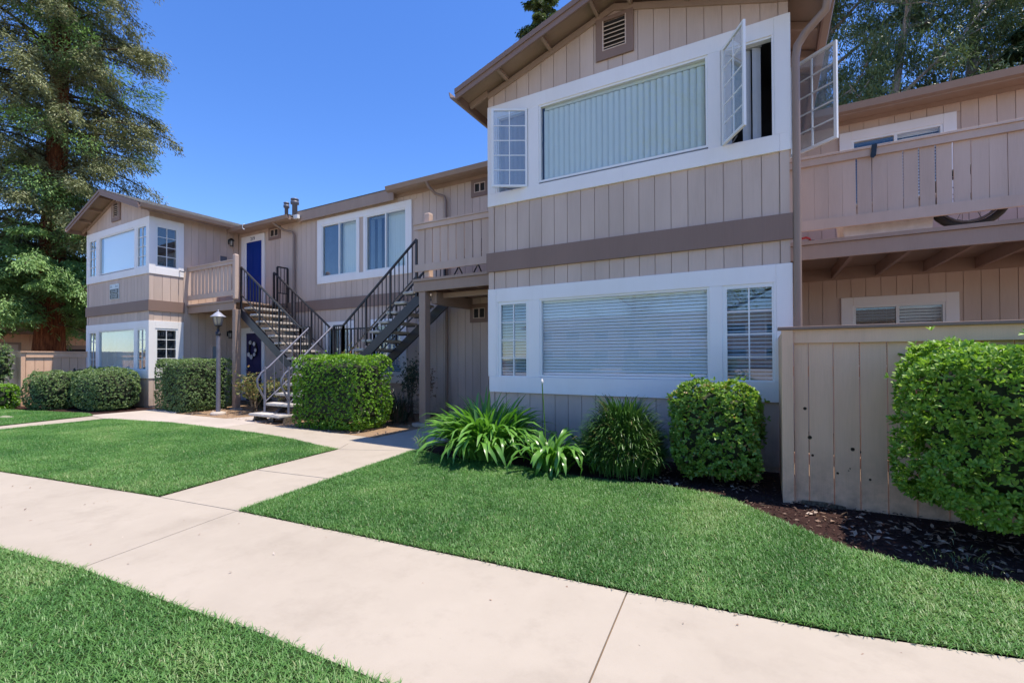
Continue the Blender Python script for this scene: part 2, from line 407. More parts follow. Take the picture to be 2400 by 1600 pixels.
flat('bare_soil', ccw([(-5.76,5.59),(-9.3,5.73),(-9.32,6.37),(-10.45,6.36),(-10.65,5.84),(-12.7,5.78),(-14.2,7.1),(-14.6,8.4),(-6.2,8.4),(-5.78,7.3)]), -.012, baresoil)
flat('soil_bed', ccw([(-14.2,4.7),(-14.6,4.76),(-16.93,4.27),(-17.85,4.12),(-20.5,4.0),(-20.5,6.3),(-14.2,6.3)]), -.004, mulchm)
BED = [(-4.5,5.5),(-4.37,5.12),(-3.63,4.89),(-2.87,4.94),(-2.11,4.78),(-1.38,4.81),(-.91,4.88),(-.34,4.78),(.15,4.23),(.52,3.88),(.92,3.75),(1.5,3.76),(2.4,3.9),(3.6,4.1),(3.6,6.1),(-3.7,6.1),(-4.45,6.0)]
flat('mulch_bed', ccw(BED), -.006, mulchm)

LAWN_L = [(-12.5,1.14),(-7.97,1.80),(-5.15,2.21),(-5.36,3.3),(-5.5,4.62),(-5.9,4.66),(-6.9,4.84),(-8.03,4.93),(-10.93,4.88),(-12.98,4.50),(-12.73,2.85)]
LAWN_R = [(-4.05,2.336),(-2.07,2.496),(-.7,2.596),(.27,2.696),(.98,2.856),(3.4,3.226),(3.6,4.1),(2.4,3.9),(1.5,3.76),(.92,3.75),(.52,3.88),(.15,4.23),(-.34,4.78),(-.91,4.88),(-1.38,4.81),(-2.11,4.78),(-2.87,4.94),(-3.63,4.89),(-4.37,5.12),(-4.45,5.05),(-4.22,3.46)]
LAWN_F = [(-8.3,.544),(-4.75,1.064),(-3.77,1.214),(-2.86,1.274),(-2.19,1.344),(-1.63,1.374),(-1.37,1.384),(-.62,1.444),(.6,1.544),(3.4,1.894),(3.4,-2),(-8.3,-2)]
LAWN_W = [(-13.36,1.0),(-13.48,3.02),(-13.92,4.6),(-14.2,4.68),(-14.6,4.75),(-16.93,4.25),(-17.85,4.1),(-21,4.0),(-21,-.15),(-16,.55)]
def inside(P, poly):
    x, y = P[:, 0], P[:, 1]; c = np.zeros(len(P), bool); n = len(poly)
    for i in range(n):
        x0, y0 = poly[i]; x1, y1 = poly[(i+1) % n]
        cond = ((y0 > y) != (y1 > y)); xi = (x1-x0)*(y-y0)/((y1-y0) if abs(y1-y0) > 1e-9 else 1e-9)+x0
        c ^= cond & (x < xi)
    return c
def vnoise(x, y, s, seed):
    """cheap smooth value noise"""
    r = np.random.default_rng(seed); G = r.random((64, 64)); x = x*s+31.7; y = y*s+17.3
    i = np.floor(x).astype(int); j = np.floor(y).astype(int); u = x-i; v = y-j; u = u*u*(3-2*u); v = v*v*(3-2*v)
    a = G[i%64, j%64]; b = G[(i+1)%64, j%64]; c = G[i%64, (j+1)%64]; d = G[(i+1)%64, (j+1)%64]
    return (a*(1-u)+b*u)*(1-v)+(c*(1-u)+d*u)*v
def lawn(poly, clip, dens, hgt, wid, label, shape='blade'):
    b = flat('lawn', ccw(poly), .006, lawnsoil); 
    xs = [p[0] for p in poly]; ys = [p[1] for p in poly]
    x0, x1, y0, y1 = max(min(xs), clip[0]), min(max(xs), clip[1]), max(min(ys), clip[2]), min(max(ys), clip[3])
    n = int((x1-x0)*(y1-y0)*dens); P = np.column_stack([rng.uniform(x0, x1, n), rng.uniform(y0, y1, n)])
    P = P[inside(P, poly)]; P = P+rng.normal(size=P.shape)*.013; n = len(P)
    q = vnoise(P[:,0], P[:,1], 1.7, 3); q2 = vnoise(P[:,0], P[:,1], 7, 5); q3 = vnoise(P[:,0], P[:,1], 24, 8)
    th = vnoise(P[:,0], P[:,1], 2.6, 9)*6.28*1.5; lean = .45+.75*rng.random(n)
    ph = th*.5+rng.uniform(0, 6.28, n)
    ax = np.column_stack([np.cos(ph)*lean, np.sin(ph)*lean, np.ones(n)])
    nr = np.column_stack([-np.cos(ph), -np.sin(ph), lean])
    h = hgt*(.6+.5*rng.random(n)+.35*q2)*(1+.45*(rng.random(n) > .965)); w = wid*(.7+.6*rng.random(n))
    tint = np.clip(.70*q+.30*q2+.22*q3-.38+.55*rng.random(n), 0, .999)
    tint = np.where(rng.random(n) > .985, .97, np.minimum(tint, .9))
    o = leaves('grass', np.column_stack([P, np.full(n, .004)]), ax, nr, h, w, tint, grassm, shape=shape, droop=.35)
    tag(o, label, 'grass')
lawn(LAWN_F, (-8.3, 1.6, -.6, 2), 14500, .031, .0042, 'mown green lawn in front of the main walk at the photo bottom')
lawn(LAWN_R, (-4.6, 3.2, 2, 5.3), 15000, .031, .0042, 'mown green lawn between the main walk and the plants under the near bay')
lawn(LAWN_L, (-12.8, -5, 1.1, 5), 10000, .034, .0062, 'mown green lawn left of the diagonal entry path', 'needle')
lawn(LAWN_W, (-18.6, -13.3, 2.2, 5), 6000, .036, .008, 'small far lawn strip before the two rounded mounds', 'needle')

def scatter_chips(poly, dens, name, mat, size, label, zr=.012, clump=None, cat='mulch'):
    xs = [p[0] for p in poly]; ys = [p[1] for p in poly]
    n = int((max(xs)-min(xs))*(max(ys)-min(ys))*dens); P = np.column_stack([rng.uniform(min(xs), max(xs), n), rng.uniform(min(ys), max(ys), n)])
    P = P[inside(P, poly)]
    if clump is not None: P = P[vnoise(P[:,0], P[:,1], 3, 4) > clump]
    n = len(P); a = unit(n); a[:, 2] *= .35; nr = np.column_stack([rng.normal(0,.35,n), rng.normal(0,.35,n), np.ones(n)])
    o = leaves(name, np.column_stack([P, rng.uniform(0, zr, n)]), a, nr, size*(.5+rng.random(n)), size*.45*(.5+rng.random(n)), rng.random(n), mat, shape='quad')
    tag(o, label, cat)
scatter_chips([(-1.6,4.9),(-.34,4.8),(.15,4.26),(.52,3.9),(.92,3.78),(2.6,3.95),(2.6,5.0),(.1,4.95),(.1,6),(-1.6,6)], 600, 'mulch', chipm, .032, 'dark bark mulch chips strewn over the bed by the right fence')
scatter_chips([(-1.3,4.95),(-.2,4.75),(.9,3.9),(2.6,4.0),(2.6,4.8),(.3,4.9),(-.2,5.9),(-1.2,5.9)], 260, 'leaf_litter', litterm, .055, 'pale fallen leaves scattered on the dark mulch near the right hedge', clump=.45, cat='fallen leaves')
scatter_chips([(-8.6,5.68),(-5.8,5.6),(-5.8,7),(-8,7.2),(-14,7),(-12.6,5.8),(-10.7,5.86)], 90, 'leaf_litter', litterm, .05, 'dry leaf litter on bare soil around the staircase foot', clump=.4, cat='fallen leaves')
scatter_chips([(-8,.9),(-4.6,1.15),(-1.3,1.5),(2.5,1.9),(2.5,3.0),(-4,2.25),(-8,1.7)], 4, 'leaf_litter', litterm, .022, 'tiny dry leaf bits scattered over the pale main walk', zr=.004, cat='fallen leaves')
# ================================================================== APARTMENT BUILDING
B = thing('apartment_building', (-7, 8.5, 0), 'long two-storey tan wood-sided apartment building with white window trim and two gabled bays', 'building')
XL, XR, YF, YM, YR = -3.776, .254, 6.07, 8.48, 9.65      # near bay edges, bay front, middle wall, right wall
OFF = -14.98                                            # the far bay repeats the near one
G = .2032
SL = .325
def wallbox(name, *boxes):
    b = MB()
    for q in boxes: b.box(*q)
    return b.build(name, siding, B)
def boards_y(wall, x0, x1, yf, zlo, zhi, th=.014, first=None):
    """grooved vertical boards on a wall facing -Y; zhi may be a function of x"""
    k0 = x0 if first is None else first; x = k0
    while x < x1-.02:
        xe = min(x+G, x1); a = x+.004; c = xe-.004
        za = zhi(a) if callable(zhi) else zhi; zc = zhi(c) if callable(zhi) else zhi
        pts = [(a, yf, zlo), (c, yf, zlo), (c, yf, zc)]
        mid = None
        if callable(zhi):
            xm = getattr(zhi, 'ridge', None)
            if xm is not None and a < xm < c: pts.append((xm, yf, zhi(xm)))
        pts.append((a, yf, za))
        if min(za, zc) > zlo+.02:
            MB().prism(pts, (0, th, 0)).build('siding_board', siding, wall)
        x += G
def boards_x(wall, y0, y1, xf, zlo, zhi, th=.014):
    """boards on a wall facing +X"""
    y = y0
    while y < y1-.02:
        ye = min(y+G, y1)
        MB().prism([(xf, y+.004, zlo), (xf, ye-.004, zlo), (xf, ye-.004, zhi), (xf, y+.004, zhi)], (-th, 0, 0)).build('siding_board', siding, wall)
        y += G
UT, UB, BT, BB, LT, LB = 5.255, 3.688, 2.96, 2.666, 2.397, .806
ZB = .06
def part(name, mat, b, bevel=0, parent=None): return b.build(name, mat, parent or B, bevel)

# ---- window builders -------------------------------------------------------
def sash_grid(bm, x0, x1, z0, z1, y, fw=.045, cols=2, rows=4, d=.03, mw=.016):
    bm.box(x0, x0+fw, y, y+d, z0, z1); bm.box(x1-fw, x1, y, y+d, z0, z1)
    bm.box(x0+fw, x1-fw, y, y+d, z0, z0+fw); bm.box(x0+fw, x1-fw, y, y+d, z1-fw, z1)
    for i in range(1, cols):
        x = x0+fw+(x1-x0-2*fw)*i/cols; bm.box(x-mw/2, x+mw/2, y+.008, y+d-.004, z0+fw, z1-fw)
    for j in range(1, rows):
        z = z0+fw+(z1-z0-2*fw)*j/rows; bm.box(x0+fw, x1-fw, y+.0095, y+d-.0055, z-mw/2, z+mw/2)
def pane(win, x0, x1, z0, z1, y, m=None): 
    MB().box(x0, x1, y, y+.005, z0, z1).build('pane', m or glass, win)
def hblind(win, x0, x1, z0, z1, y, gap=.04, tilt=.9, mat=None, miss=()):
    n = int((z1-z0)/gap); hw = .024
    b = MB(); b.prism([(x0, y-hw*math.cos(tilt), -hw*math.sin(tilt)), (x0, y+hw*math.cos(tilt), hw*math.sin(tilt)), (x0, y+hw*math.cos(tilt)-.001, hw*math.sin(tilt)+.0016), (x0, y-hw*math.cos(tilt)-.001, -hw*math.sin(tilt)+.0016)], (x1-x0, 0, 0))
    proto = b.build('blind_slat', mat or blindh, win)
    o0 = off(win)
    proto.location = Vector((0, 0, z0+.03)); 
    for i in range(1, n):
        if i in miss: continue
        o = put('blind_slat', proto.data, win); o.location = Vector((0, random.uniform(-.0012, .0012), z0+.03+i*gap))
    
    MB().box(x0, x1, y-.02, y+.02, z1-.035, z1).build('blind_rail', mat or blindh, win)
    for q in (.2, .5, .8): 
        xx = x0+(x1-x0)*q; MB().box(xx-.001, xx+.001, y-.0265, y-.025, z0, z1-.03).build('blind_cord', mat or blindh, win)
def vblind(win, x0, x1, z0, z1, y, ang=.35, pitch=.08, w=.088, mat=None, skip=(), jit=.05):
    n = int((x1-x0)/pitch)
    for i in range(n+1):
        if i in skip: continue
        x = x0+i*pitch; a = ang+random.uniform(-jit, jit); c, s_ = math.cos(a)*w/2, math.sin(a)*w/2
        q = [(x-c, y-s_, z0), (x, y-.006*math.cos(a), z0), (x+c, y+s_, z0), (x, y+.0015-.006*math.cos(a), z0)]
        MB().prism(q, (0, 0, z1-z0-.05)).build('blind_vane', mat or blindv, win)
    MB().box(x0-.03, x1+.03, y-.02, y+.02, z1-.045, z1).build('blind_rail', mat or blindv, win)
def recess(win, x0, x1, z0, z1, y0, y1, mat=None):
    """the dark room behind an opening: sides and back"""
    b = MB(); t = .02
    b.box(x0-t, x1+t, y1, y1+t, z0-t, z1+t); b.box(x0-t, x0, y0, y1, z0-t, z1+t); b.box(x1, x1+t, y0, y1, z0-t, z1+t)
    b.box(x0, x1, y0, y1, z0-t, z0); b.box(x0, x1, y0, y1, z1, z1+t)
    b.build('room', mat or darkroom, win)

# ---- one gabled bay (dx = 0 near, OFF far) --------------------------------
def bay(dx, far):
    xl, xr = XL+dx, XR+dx; xm = (xl+xr)/2
    def rake(x): return 5.478+SL*(min(x-xl, xr-x))
    rake.ridge = xm
    yb = YF+.014
    # backing wall with real window openings (front), sides
    w = MB()
    ops = {}
    for (z0, z1) in ((1.01, 2.21), (3.87, 5.06)):
        pass
    def solid(x0, x1, z0, z1): w.box(max(x0, xl+.0155), min(x1, xr-.0155), yb, yb+.12, z0, z1)
    OX = [(xl+.165, xl+.70), (xl+.875, xl+3.182), (xl+3.325, xl+3.895)]
    def band_with_holes(z0, z1):
        xs = [xl]+[q for o in OX for q in o]+[xr]
        for i in range(0, len(xs), 2): solid(xs[i], xs[i+1], z0, z1)
    solid(xl, xr, .0, 1.01); band_with_holes(1.01, 2.21); solid(xl, xr, 2.21, 3.87); band_with_holes(3.87, 5.08); solid(xl, xr, 5.08, 5.47)
    w.prism([(xl, yb, 5.47), (xr, yb, 5.47), (xr, yb, 5.478), (xm, yb, rake(xm)), (xl, yb, 5.478)], (0, .12, 0))
    wall = part('wall', siding, w)
    cb = .095
    for (a, b_) in ((ZB, LB), (LT, BB), (BT, UB)):
        boards_y(wall, xl+cb, xr-cb, YF, a, b_)
        for q in ((xl-.004, xl+cb-.004), (xr-cb+.004, xr+.004)):
            MB().box(q[0], q[1], YF-.012, YF+.013, a, b_).build('corner_board', siding, wall)
    boards_y(wall, xl+cb, xr-cb, YF, UT, rake)
    for q in ((xl-.004, xl+cb-.004), (xr-cb+.004, xr+.004)):
        MB().prism([(q[0], YF-.012, UT), (q[1], YF-.012, UT), (q[1], YF-.012, rake(max(xl, min(xr, q[1])))-.01), (q[0], YF-.012, rake(max(xl, min(xr, q[0])))-.01)], (0, .025, 0)).build('corner_board', siding, wall)
    part('band', bandp, MB().box(xl-.03, xr+.03, YF-.04, YF+.0135, BB, BT))
    # windows: white casing (the parent), panes, sashes, blinds
    for lo in (True, False):
        z0c, z1c = (LB, LT) if lo else (UB, UT)
        zg0, zg1 = (1.01, 2.20) if lo else (3.875, 5.065)
        hb = 2.19 if lo else 5.055
        yt = YF-.022
        c = MB()
        c.box(xl-.012, xl+.135, yt-.004, YF+.0135, z0c+(.20 if not lo else .24), z1c-.001)      # side casings
        c.box(xr-.139, xr+.012, yt-.004, YF+.0135, z0c+(.20 if not lo else .24), z1c-.001)
        if not lo: c.box(xl-.012, xl+.0885, yt-.0055, YF+.0135, z0c, z0c+.20); c.box(xr-.0925, xr+.012, yt-.0055, YF+.0135, z0c, z0c+.20)
        c.box(xl+.135, xr-.139, yt, YF+.0135, hb, z1c)                                        # head
        c.box((xl+.0885 if not lo else xl+.012), (xr-.0925 if not lo else xr-.02), yt-.010, YF+.0135, z0c, z0c+(.199 if not lo else .239))   # sill board
        c.box(xl+.70, xl+.875, yt, YF+.0135, z0c+.24 if lo else z0c+.199, hb)                   # mullions
        c.box(xl+3.182, xl+3.325, yt, YF+.0135, z0c+.24 if lo else z0c+.199, hb)
        c.box(xl+.135, xl+.165, yt, YF+.0135, z0c+.24 if lo else z0c+.199, hb); c.box(xr-.165, xr-.139, yt, YF+.0135, z0c+.24 if lo else z0c+.199, hb)
        win = part('window', trim, c, .004)
        # picture light
        x0, x1 = OX[1]
        f = MB(); fw = .028
        f.box(x0, x0+fw, YF-.008, YF+.05, zg0+.04, hb); f.box(x1-fw, x1, YF-.008, YF+.05, zg0+.04, hb)
        f.box(x0+fw, x1-fw, YF-.008, YF+.05, zg0+.04, zg0+.04+fw); f.box(x0+fw, x1-fw, YF-.008, YF+.05, hb-fw, hb)
        f.build('picture_frame', frame, win)
        pane(win, x0+.02, x1-.02, zg0+.05, hb-.01, YF+.02)
        recess(win, xl+.15, xr-.15, zg0-.08, zg1+.1, yb+.122, yb+1.3)
        yi = YF+.075
        if not far:
            if lo: hblind(win, x0+.005, x1-.005, zg0+.02, hb-.01, yi, .0435, .95)
            else: vblind(win, x0+.10, x1-.02, zg0, hb-.02, yi, .30, .0815, .092)
        else:
            if lo: vblind(win, x0+.02, x1+.02, zg0, hb, yi, 1.0, .075, .085, jit=.25)
            else: MB().box(x0+.08, x1+.1, yi, yi+.006, zg0-.05, hb+.02).build('roller_shade', blindh, win)
        # casements
        for k, (x0, x1) in enumerate((OX[0], OX[2])):
            opened = (not far) and (not lo)
            if opened:
                f = MB(); fw = .022
                f.box(x0, x0+fw, YF-.006, YF+.07, zg0, zg1-.01); f.box(x1-fw, x1, YF-.006, YF+.07, zg0, zg1-.01)
                f.box(x0+fw, x1-fw, YF-.006, YF+.07, zg0, zg0+fw); f.box(x0+fw, x1-fw, YF-.006, YF+.07, zg1-.01-fw, zg1-.01)
                f.build('casement_frame', frame, win)
                hinge = x1-.005 if k == 0 else x0+.015
                ang = rad(29) if k == 0 else rad(-60)
                wdt = .535 if k == 0 else .50
                s_ = MB(); sash_grid(s_, -wdt if k == 0 else 0, 0 if k == 0 else wdt, zg0+.005, zg1-.012, 0, .032, 2, 5 if k == 0 else 5, .028, .014)
                g_ = MB(); g_.box((-wdt if k == 0 else 0)+.02, (0 if k == 0 else wdt)-.02, .012, .016, zg0+.02, zg1-.03)
                for nm, bb, mt in (('sash', s_, frame), ('pane', g_, glass)):
                    R = Matrix.Rotation(ang, 3, 'Z')
                    bb.v = [tuple(R @ Vector(v)+Vector((hinge, YF-.035, 0))) for v in bb.v]
                    bb.build(nm, glassmilky if nm == 'pane' else mt, win)
                MB().bar((hinge+(-.25 if k == 0 else .1), YF-.01, zg0+.012), (hinge+(-.36 if k == 0 else .17), YF-(.2 if k == 0 else .22), zg0+.012), .012, .006).build('casement_arm', metalgrey, win)
                if k == 0: vblind(win, x0+.05, x1-.02, zg0, hb+.02, yi, .6, .08, .088, curtain)
                else: vblind(win, x0+.07, x1-.16, zg0, hb+.02, yi+.02, .45, .105, .098, curtain, skip=(1,))
            else:
                s_ = MB(); sash_grid(s_, x0, x1, zg0, zg1-.005, YF-.012, .05, 2, 4, .04)
                s_.build('sash', frame, win)
                pane(win, x0+.03, x1-.03, zg0+.03, zg1-.04, YF+.012, glassd)
                if lo and not far: hblind(win, x0+.004, x1-.004, zg0, hb-.01, yi, .046, .72 if k else .8)
                else: MB().box(x0-.004, x1+.004, yi+.03, yi+.034, zg0-.05, hb+.03).build('curtain', curtain if k else screenm, win)
    # gable vent
    v = MB()
    vx0, vx1, vz0, vz1 = xm-.255, xm+.262, 5.41, 5.985
    if far: vx0, vx1 = xm-.28, xm+.27
    rk = lambda x: min(vz1+.2, rake(x)-.02)
    v.box(vx0, vx0+.095, YF-.03, YF+.0135, vz0, vz1); v.box(vx1-.095, vx1, YF-.03, YF+.0135, vz0, vz1)
    v.box(vx0+.095, vx1-.095, YF-.03, YF+.0135, vz0, vz0+.115); v.box(vx0+.095, vx1-.095, YF-.03, YF+.0135, vz1-.05, vz1)
    vent = part('gable_vent', bandp, v)
    MB().box(vx0+.1, vx1-.1, YF-.003, YF-.001, vz0+.12, vz1-.055).build('vent_screen', ventdark, vent)
    f = MB(); f.box(vx0+.095, vx0+.11, YF-.036, YF-.004, vz0+.115, vz1-.05); f.box(vx1-.11, vx1-.095, YF-.036, YF-.004, vz0+.115, vz1-.05)
    f.box(vx0+.11, vx1-.11, YF-.036, YF-.004, vz0+.115, vz0+.128); f.build('vent_frame', siding, vent)
    nsl = 6
    for i in range(nsl):
        z = vz0+.165+i*(vz1-vz0-.23)/nsl
        MB().bar((vx0+.11, YF-.018, z), (vx1-.11, YF-.018, z), .05, .010, (0, -.62, 1)).build('louvre', siding, vent)
    # roof: two slopes with stepped shingle courses, rake fascias, soffit boards, lookouts
    eo, yo, yback = .36, YF-.37, 13.0
    ze = 5.50-SL*eo+.02
    zt = lambda x: 5.50+SL*min(x-xl, xr-x)+.07
    for s_ in (-1, 1):
        xe = xl-eo if s_ < 0 else xr+eo
        xa, xb = (xe, xm) if s_ < 0 else (xm, xe)
        r = MB(); z_e, z_m = zt(xe), zt(xm)
        r.prism([(xe, yo, z_e-.03), (xm, yo, z_m-.03), (xm, yo, z_m), (xe, yo, z_e)], (0, yback-yo, 0))
        roof = part('roof', fasciap, r)
        c = MB(); n = 16
        for i in range(n):
            t0, t1 = i/n, (i+1.25)/n
            p0 = Vector((xe+(xm-xe)*t0-s_*-.0, 0, z_e+(z_m-z_e)*t0)); p1 = Vector((xe+(xm-xe)*min(1, t1), 0, z_e+(z_m-z_e)*min(1, t1)))
            c.prism([(p0.x+s_*.02, yo-.02, p0.z+.012), (p1.x, yo-.02, p1.z+.002), (p1.x, yo-.02, p1.z+.009), (p0.x+s_*.02, yo-.02, p0.z+.028)], (0, yback-yo+.02, 0))
        so_ = c.build('shingle_courses', shingle, roof); so_['kind'] = 'stuff'
        # rake fascia (two boards) on the front edge
        MB().prism([(xe, yo, z_e-.155), (xm, yo, z_m-.155), (xm, yo, z_m-.031), (xe, yo, z_e-.031)], (0, -.032, 0)).build('rake_fascia', bandp, roof)
        MB().prism([(xe, yo-.033, z_e-.075), (xm, yo-.033, z_m-.075), (xm, yo-.033, z_m-.0005), (xe, yo-.033, z_e-.0005)], (0, -.018, 0)).build('rake_trim', bandp, roof)
        # frieze along the wall under the soffit
        MB().prism([(xl if s_ < 0 else xr, YF-.028, rake(xl)-.09), (xm, YF-.028, rake(xm)-.09), (xm, YF-.028, rake(xm)-.004), (xl if s_ < 0 else xr, YF-.028, rake(xl)-.004)], (0, .027, 0)).build('frieze_board', fasciap, wall)
        for q in (.02, .30, .60, .9):
            xx = xe+(xm-xe)*q; zz = zt(xx)-.03
            if q > .05: MB().bar((xx, yo, zz-.05), (xx, YF-.03, zz-.05), .045, .085, (-s_*-SL, 0, 1)).build('lookout', fasciap, roof)
        # eave: fascia, gutter
        MB().box(min(xe, xe+s_*.022), max(xe, xe+s_*.022), yo+.02, YM-.5 if far or s_ < 0 else 10.2, z_e-.15, z_e-.02).build('eave_fascia', bandp, roof)
        gx = xe+s_*.024; ye = YM-.35 if far or s_ < 0 else 10.2
        MB().prism([(gx, yo-.03, z_e-.13), (gx+s_*.075, yo-.03, z_e-.105), (gx+s_*.10, yo-.03, z_e-.01), (gx+s_*.085, yo-.03, z_e-.01), (gx+s_*.065, yo-.03, z_e-.09), (gx, yo-.03, z_e-.112)], (0, ye-yo, 0)).build('gutter', gutterp, roof)
        # exposed rafter tails under the eave
        y = yo+.35
        while y < YM-.4:
            MB().bar((xe+(-s_)*.02, y, z_e-.085), (xl if s_ < 0 else xr, y, z_e-.085+SL*eo*.95), .04, .09, (0, 0, 1)).build('rafter_tail', fasciap, roof); y += .61
    return wall, rake
nearw, rake_n = bay(0, False)
farw, rake_f = bay(OFF, True)

# ---- bay return walls ------------------------------------------------------
def back_side(x, y0, y1, z1, face=1):
    b = MB(); b.box(x-.12 if face > 0 else x, x if face > 0 else x+.12, y0, y1, 0, z1); return part('wall', siding, b)
xr, xl = XR+OFF, XL+OFF
# far bay, right return: boards, corner window on both floors, band
RXf = xr
rw = MB()
for (z0, z1, oz) in ((0, 1.01, 0), (1.01, 2.21, 1), (2.21, 3.87, 0), (3.87, 5.08, 1), (5.08, 5.46, 0)):
    if not oz: rw.box(RXf-.134, RXf-.014, YF+.134, YM, z0, z1)
    else: rw.box(RXf-.134, RXf-.014, YF+.134, 6.24, z0, z1); rw.box(RXf-.134, RXf-.014, 6.72, YM, z0, z1)
rwall = part('wall', siding, rw)
for (a, b_) in ((ZB, LB), (LT, BB), (BT, UB)): boards_x(rwall, YF+.10, 6.90, RXf, a, b_)
boards_x(rwall, YF+.10, 6.90, RXf, UT-.03, 5.44)
boards_x(rwall, 6.90, YM-.002, RXf, ZB, 5.44)
for (a, b_) in ((ZB, LB), (LT, BB), (BT, UB), (UT-.03, 5.44)):
    MB().box(RXf-.0135, RXf+.0045, YF+.0135, YF+.098, a, b_).build('corner_board', siding, rwall)
part('band', bandp, MB().box(RXf-.013, RXf+.038, YF-.04+.001, 6.92, BB, BT))
for lo in (True, False):
    z0c, z1c = (LB, LT) if lo else (UB, UT); hb = 2.19 if lo else 5.055; zs = z0c+(.24 if lo else .2)
    c = MB()
    c.box(RXf-.0135, RXf+.024, YF-.0255, 6.20, z0c+.001, z1c-.002); c.box(RXf-.0135, RXf+.024, 6.76, 6.90, z0c+.001, z1c-.002)
    c.box(RXf-.0135, RXf+.022, 6.20, 6.76, hb, z1c-.002); c.box(RXf-.0135, RXf+.022, 6.20, 6.76, z0c+.001, zs)
    win = part('window', trim, c, .004)
    s_ = MB(); sash_grid(s_, 6.20, 6.76, zs, hb, 0, .05, 2, 4, .04)
    s_.v = [(RXf+.010-v[1], v[0], v[2]) for v in s_.v]; s_.build('sash', frame, win)
    MB().box(RXf-.020, RXf-.015, 6.23, 6.73, zs+.03, hb-.03).build('pane', glassd, win)
    MB().box(RXf-.2, RXf-.19, 6.1, 6.9, zs-.1, hb+.1).build('curtain', curtain, win)
MB().bar((RXf+.03, 6.79, 3.86), (RXf+.20, 6.83, 3.82), .02, .03).build('casement_crank', metalgrey, win)
# near bay, right return: the opened casement that shows past the corner
rn = MB()
for (z0, z1, oz) in ((0, 1.01, 0), (1.01, 2.21, 1), (2.21, 3.87, 0), (3.87, 5.08, 1), (5.08, 5.46, 0)):
    if not oz: rn.box(XR-.134, XR-.014, YF+.134, YR, z0, z1)
    else: rn.box(XR-.134, XR-.014, YF+.134, 6.26, z0, z1); rn.box(XR-.134, XR-.014, 6.86, YR, z0, z1)
rnw = part('wall', siding, rn)
boards_x(rnw, YF+.02, YR-.002, XR, 5.235, 5.44); boards_x(rnw, 6.95, YR-.002, XR, ZB, 5.235)
for lo in (True, False):
    z0c, z1c = (LB, LT) if lo else (UB, UT); hb = 2.19 if lo else 5.055; zs = z0c+(.24 if lo else .2)
    c = MB()
    c.box(XR-.0135, XR+.024, YF-.0255, 6.22, z0c+.001, z1c-.002); c.box(XR-.0135, XR+.024, 6.88, 6.95, z0c+.001, z1c-.002)
    c.box(XR-.0135, XR+.022, 6.22, 6.88, hb, z1c-.002); c.box(XR-.0135, XR+.022, 6.22, 6.88, z0c+.001, zs)
    win = part('window', trim, c, .004)
    if lo:
        s_ = MB(); sash_grid(s_, 6.22, 6.88, zs, hb, 0, .05, 2, 4, .04); s_.v = [(XR+.010-v[1], v[0], v[2]) for v in s_.v]; s_.build('sash', frame, win)
    else:
        s_ = MB(); sash_grid(s_, 0, .60, zs+.005, hb-.005, 0, .035, 2, 5, .03, .016); g_ = MB().box(.02, .58, .012, .017, zs+.02, hb-.02)
        ang = math.atan2(-.40, .50)
        for nm, bb, mt in (('sash', s_, frame), ('pane', g_, glass)):
            R = Matrix.Rotation(ang, 3, 'Z'); bb.v = [tuple(R @ Vector(v)+Vector((XR+.03, 6.87, 0))) for v in bb.v]; bb.build(nm, glassmilky if nm == 'pane' else mt, win)
# left sides (turned away from the photograph)
back_side(XL, YF+.134, YM, 5.46, -1); back_side(XL+OFF, YF+.134, 12.6, 5.46, -1)

# ---- middle wall -----------------------------------------------------------
mx0, mx1 = xr-.014, XL+.12
holes = [(-10.74, -9.36, 3.58, 5.02), (-9.03, -7.66, 3.58, 5.02), (-10.5, -9.62, .95, 2.2), (-8.72, -7.82, .95, 2.2)]
m = MB(); yb = YM+.014
def cutwall(m, x0, x1, z0, z1, holes, yb, th=.12):
    zs = sorted({z0, z1, *[h[2] for h in holes], *[h[3] for h in holes]})
    for a, b_ in zip(zs, zs[1:]):
        hs = sorted([h for h in holes if h[2] <= a+1e-6 and h[3] >= b_-1e-6]); x = x0
        for h in hs: m.box(x, h[0], yb, yb+th, a, b_); x = h[1]
        m.box(x, x1, yb, yb+th, a, b_)
cutwall(m, mx0, mx1, 0, 5.52, holes, yb)
midw = part('wall', siding, m)
first = -14.66
def skipper(zlo, zhi, skips):
    x = first
    while x < mx1-.02:
        xe = min(x+G, mx1)
        segs = [(zlo, zhi)]
        for (a, b_, c0, c1) in skips:
            ns = []
            if xe > a+.01 and x < b_-.01:
                for s0, s1 in segs:
                    if c0 > s0+.03: ns.append((s0, min(s1, c0)))
                    if c1 < s1-.03: ns.append((max(s0, c1), s1))
                segs = [q for q in ns if q[1]-q[0] > .03]
        for s0, s1 in segs:
            xa, xb = x, xe
            for (a, b_, c0, c1) in skips:
                if c0 < s1-.01 and c1 > s0+.01:
                    if xa < a < xb: xb = a
                    elif xa < b_ < xb: xa = b_
            if xb-xa > .02: MB().box(xa+.004, xb-.004, YM, YM+.0135, s0, s1).build('siding_board', siding, midw)
        x += G
skipper(BT, 5.5, [(-10.92, -7.48, 3.40, 5.19), (-14.54, -13.34, 2.8, 5.18)])
skipper(ZB, BB, [(-10.66, -9.47, .6, 2.33), (-8.88, -7.66, .6, 2.33), (-14.54, -13.34, 0, 2.30)])
part('band', bandp, MB().box(-13.1, XL, YM-.03, YM+.0135, BB, BT))
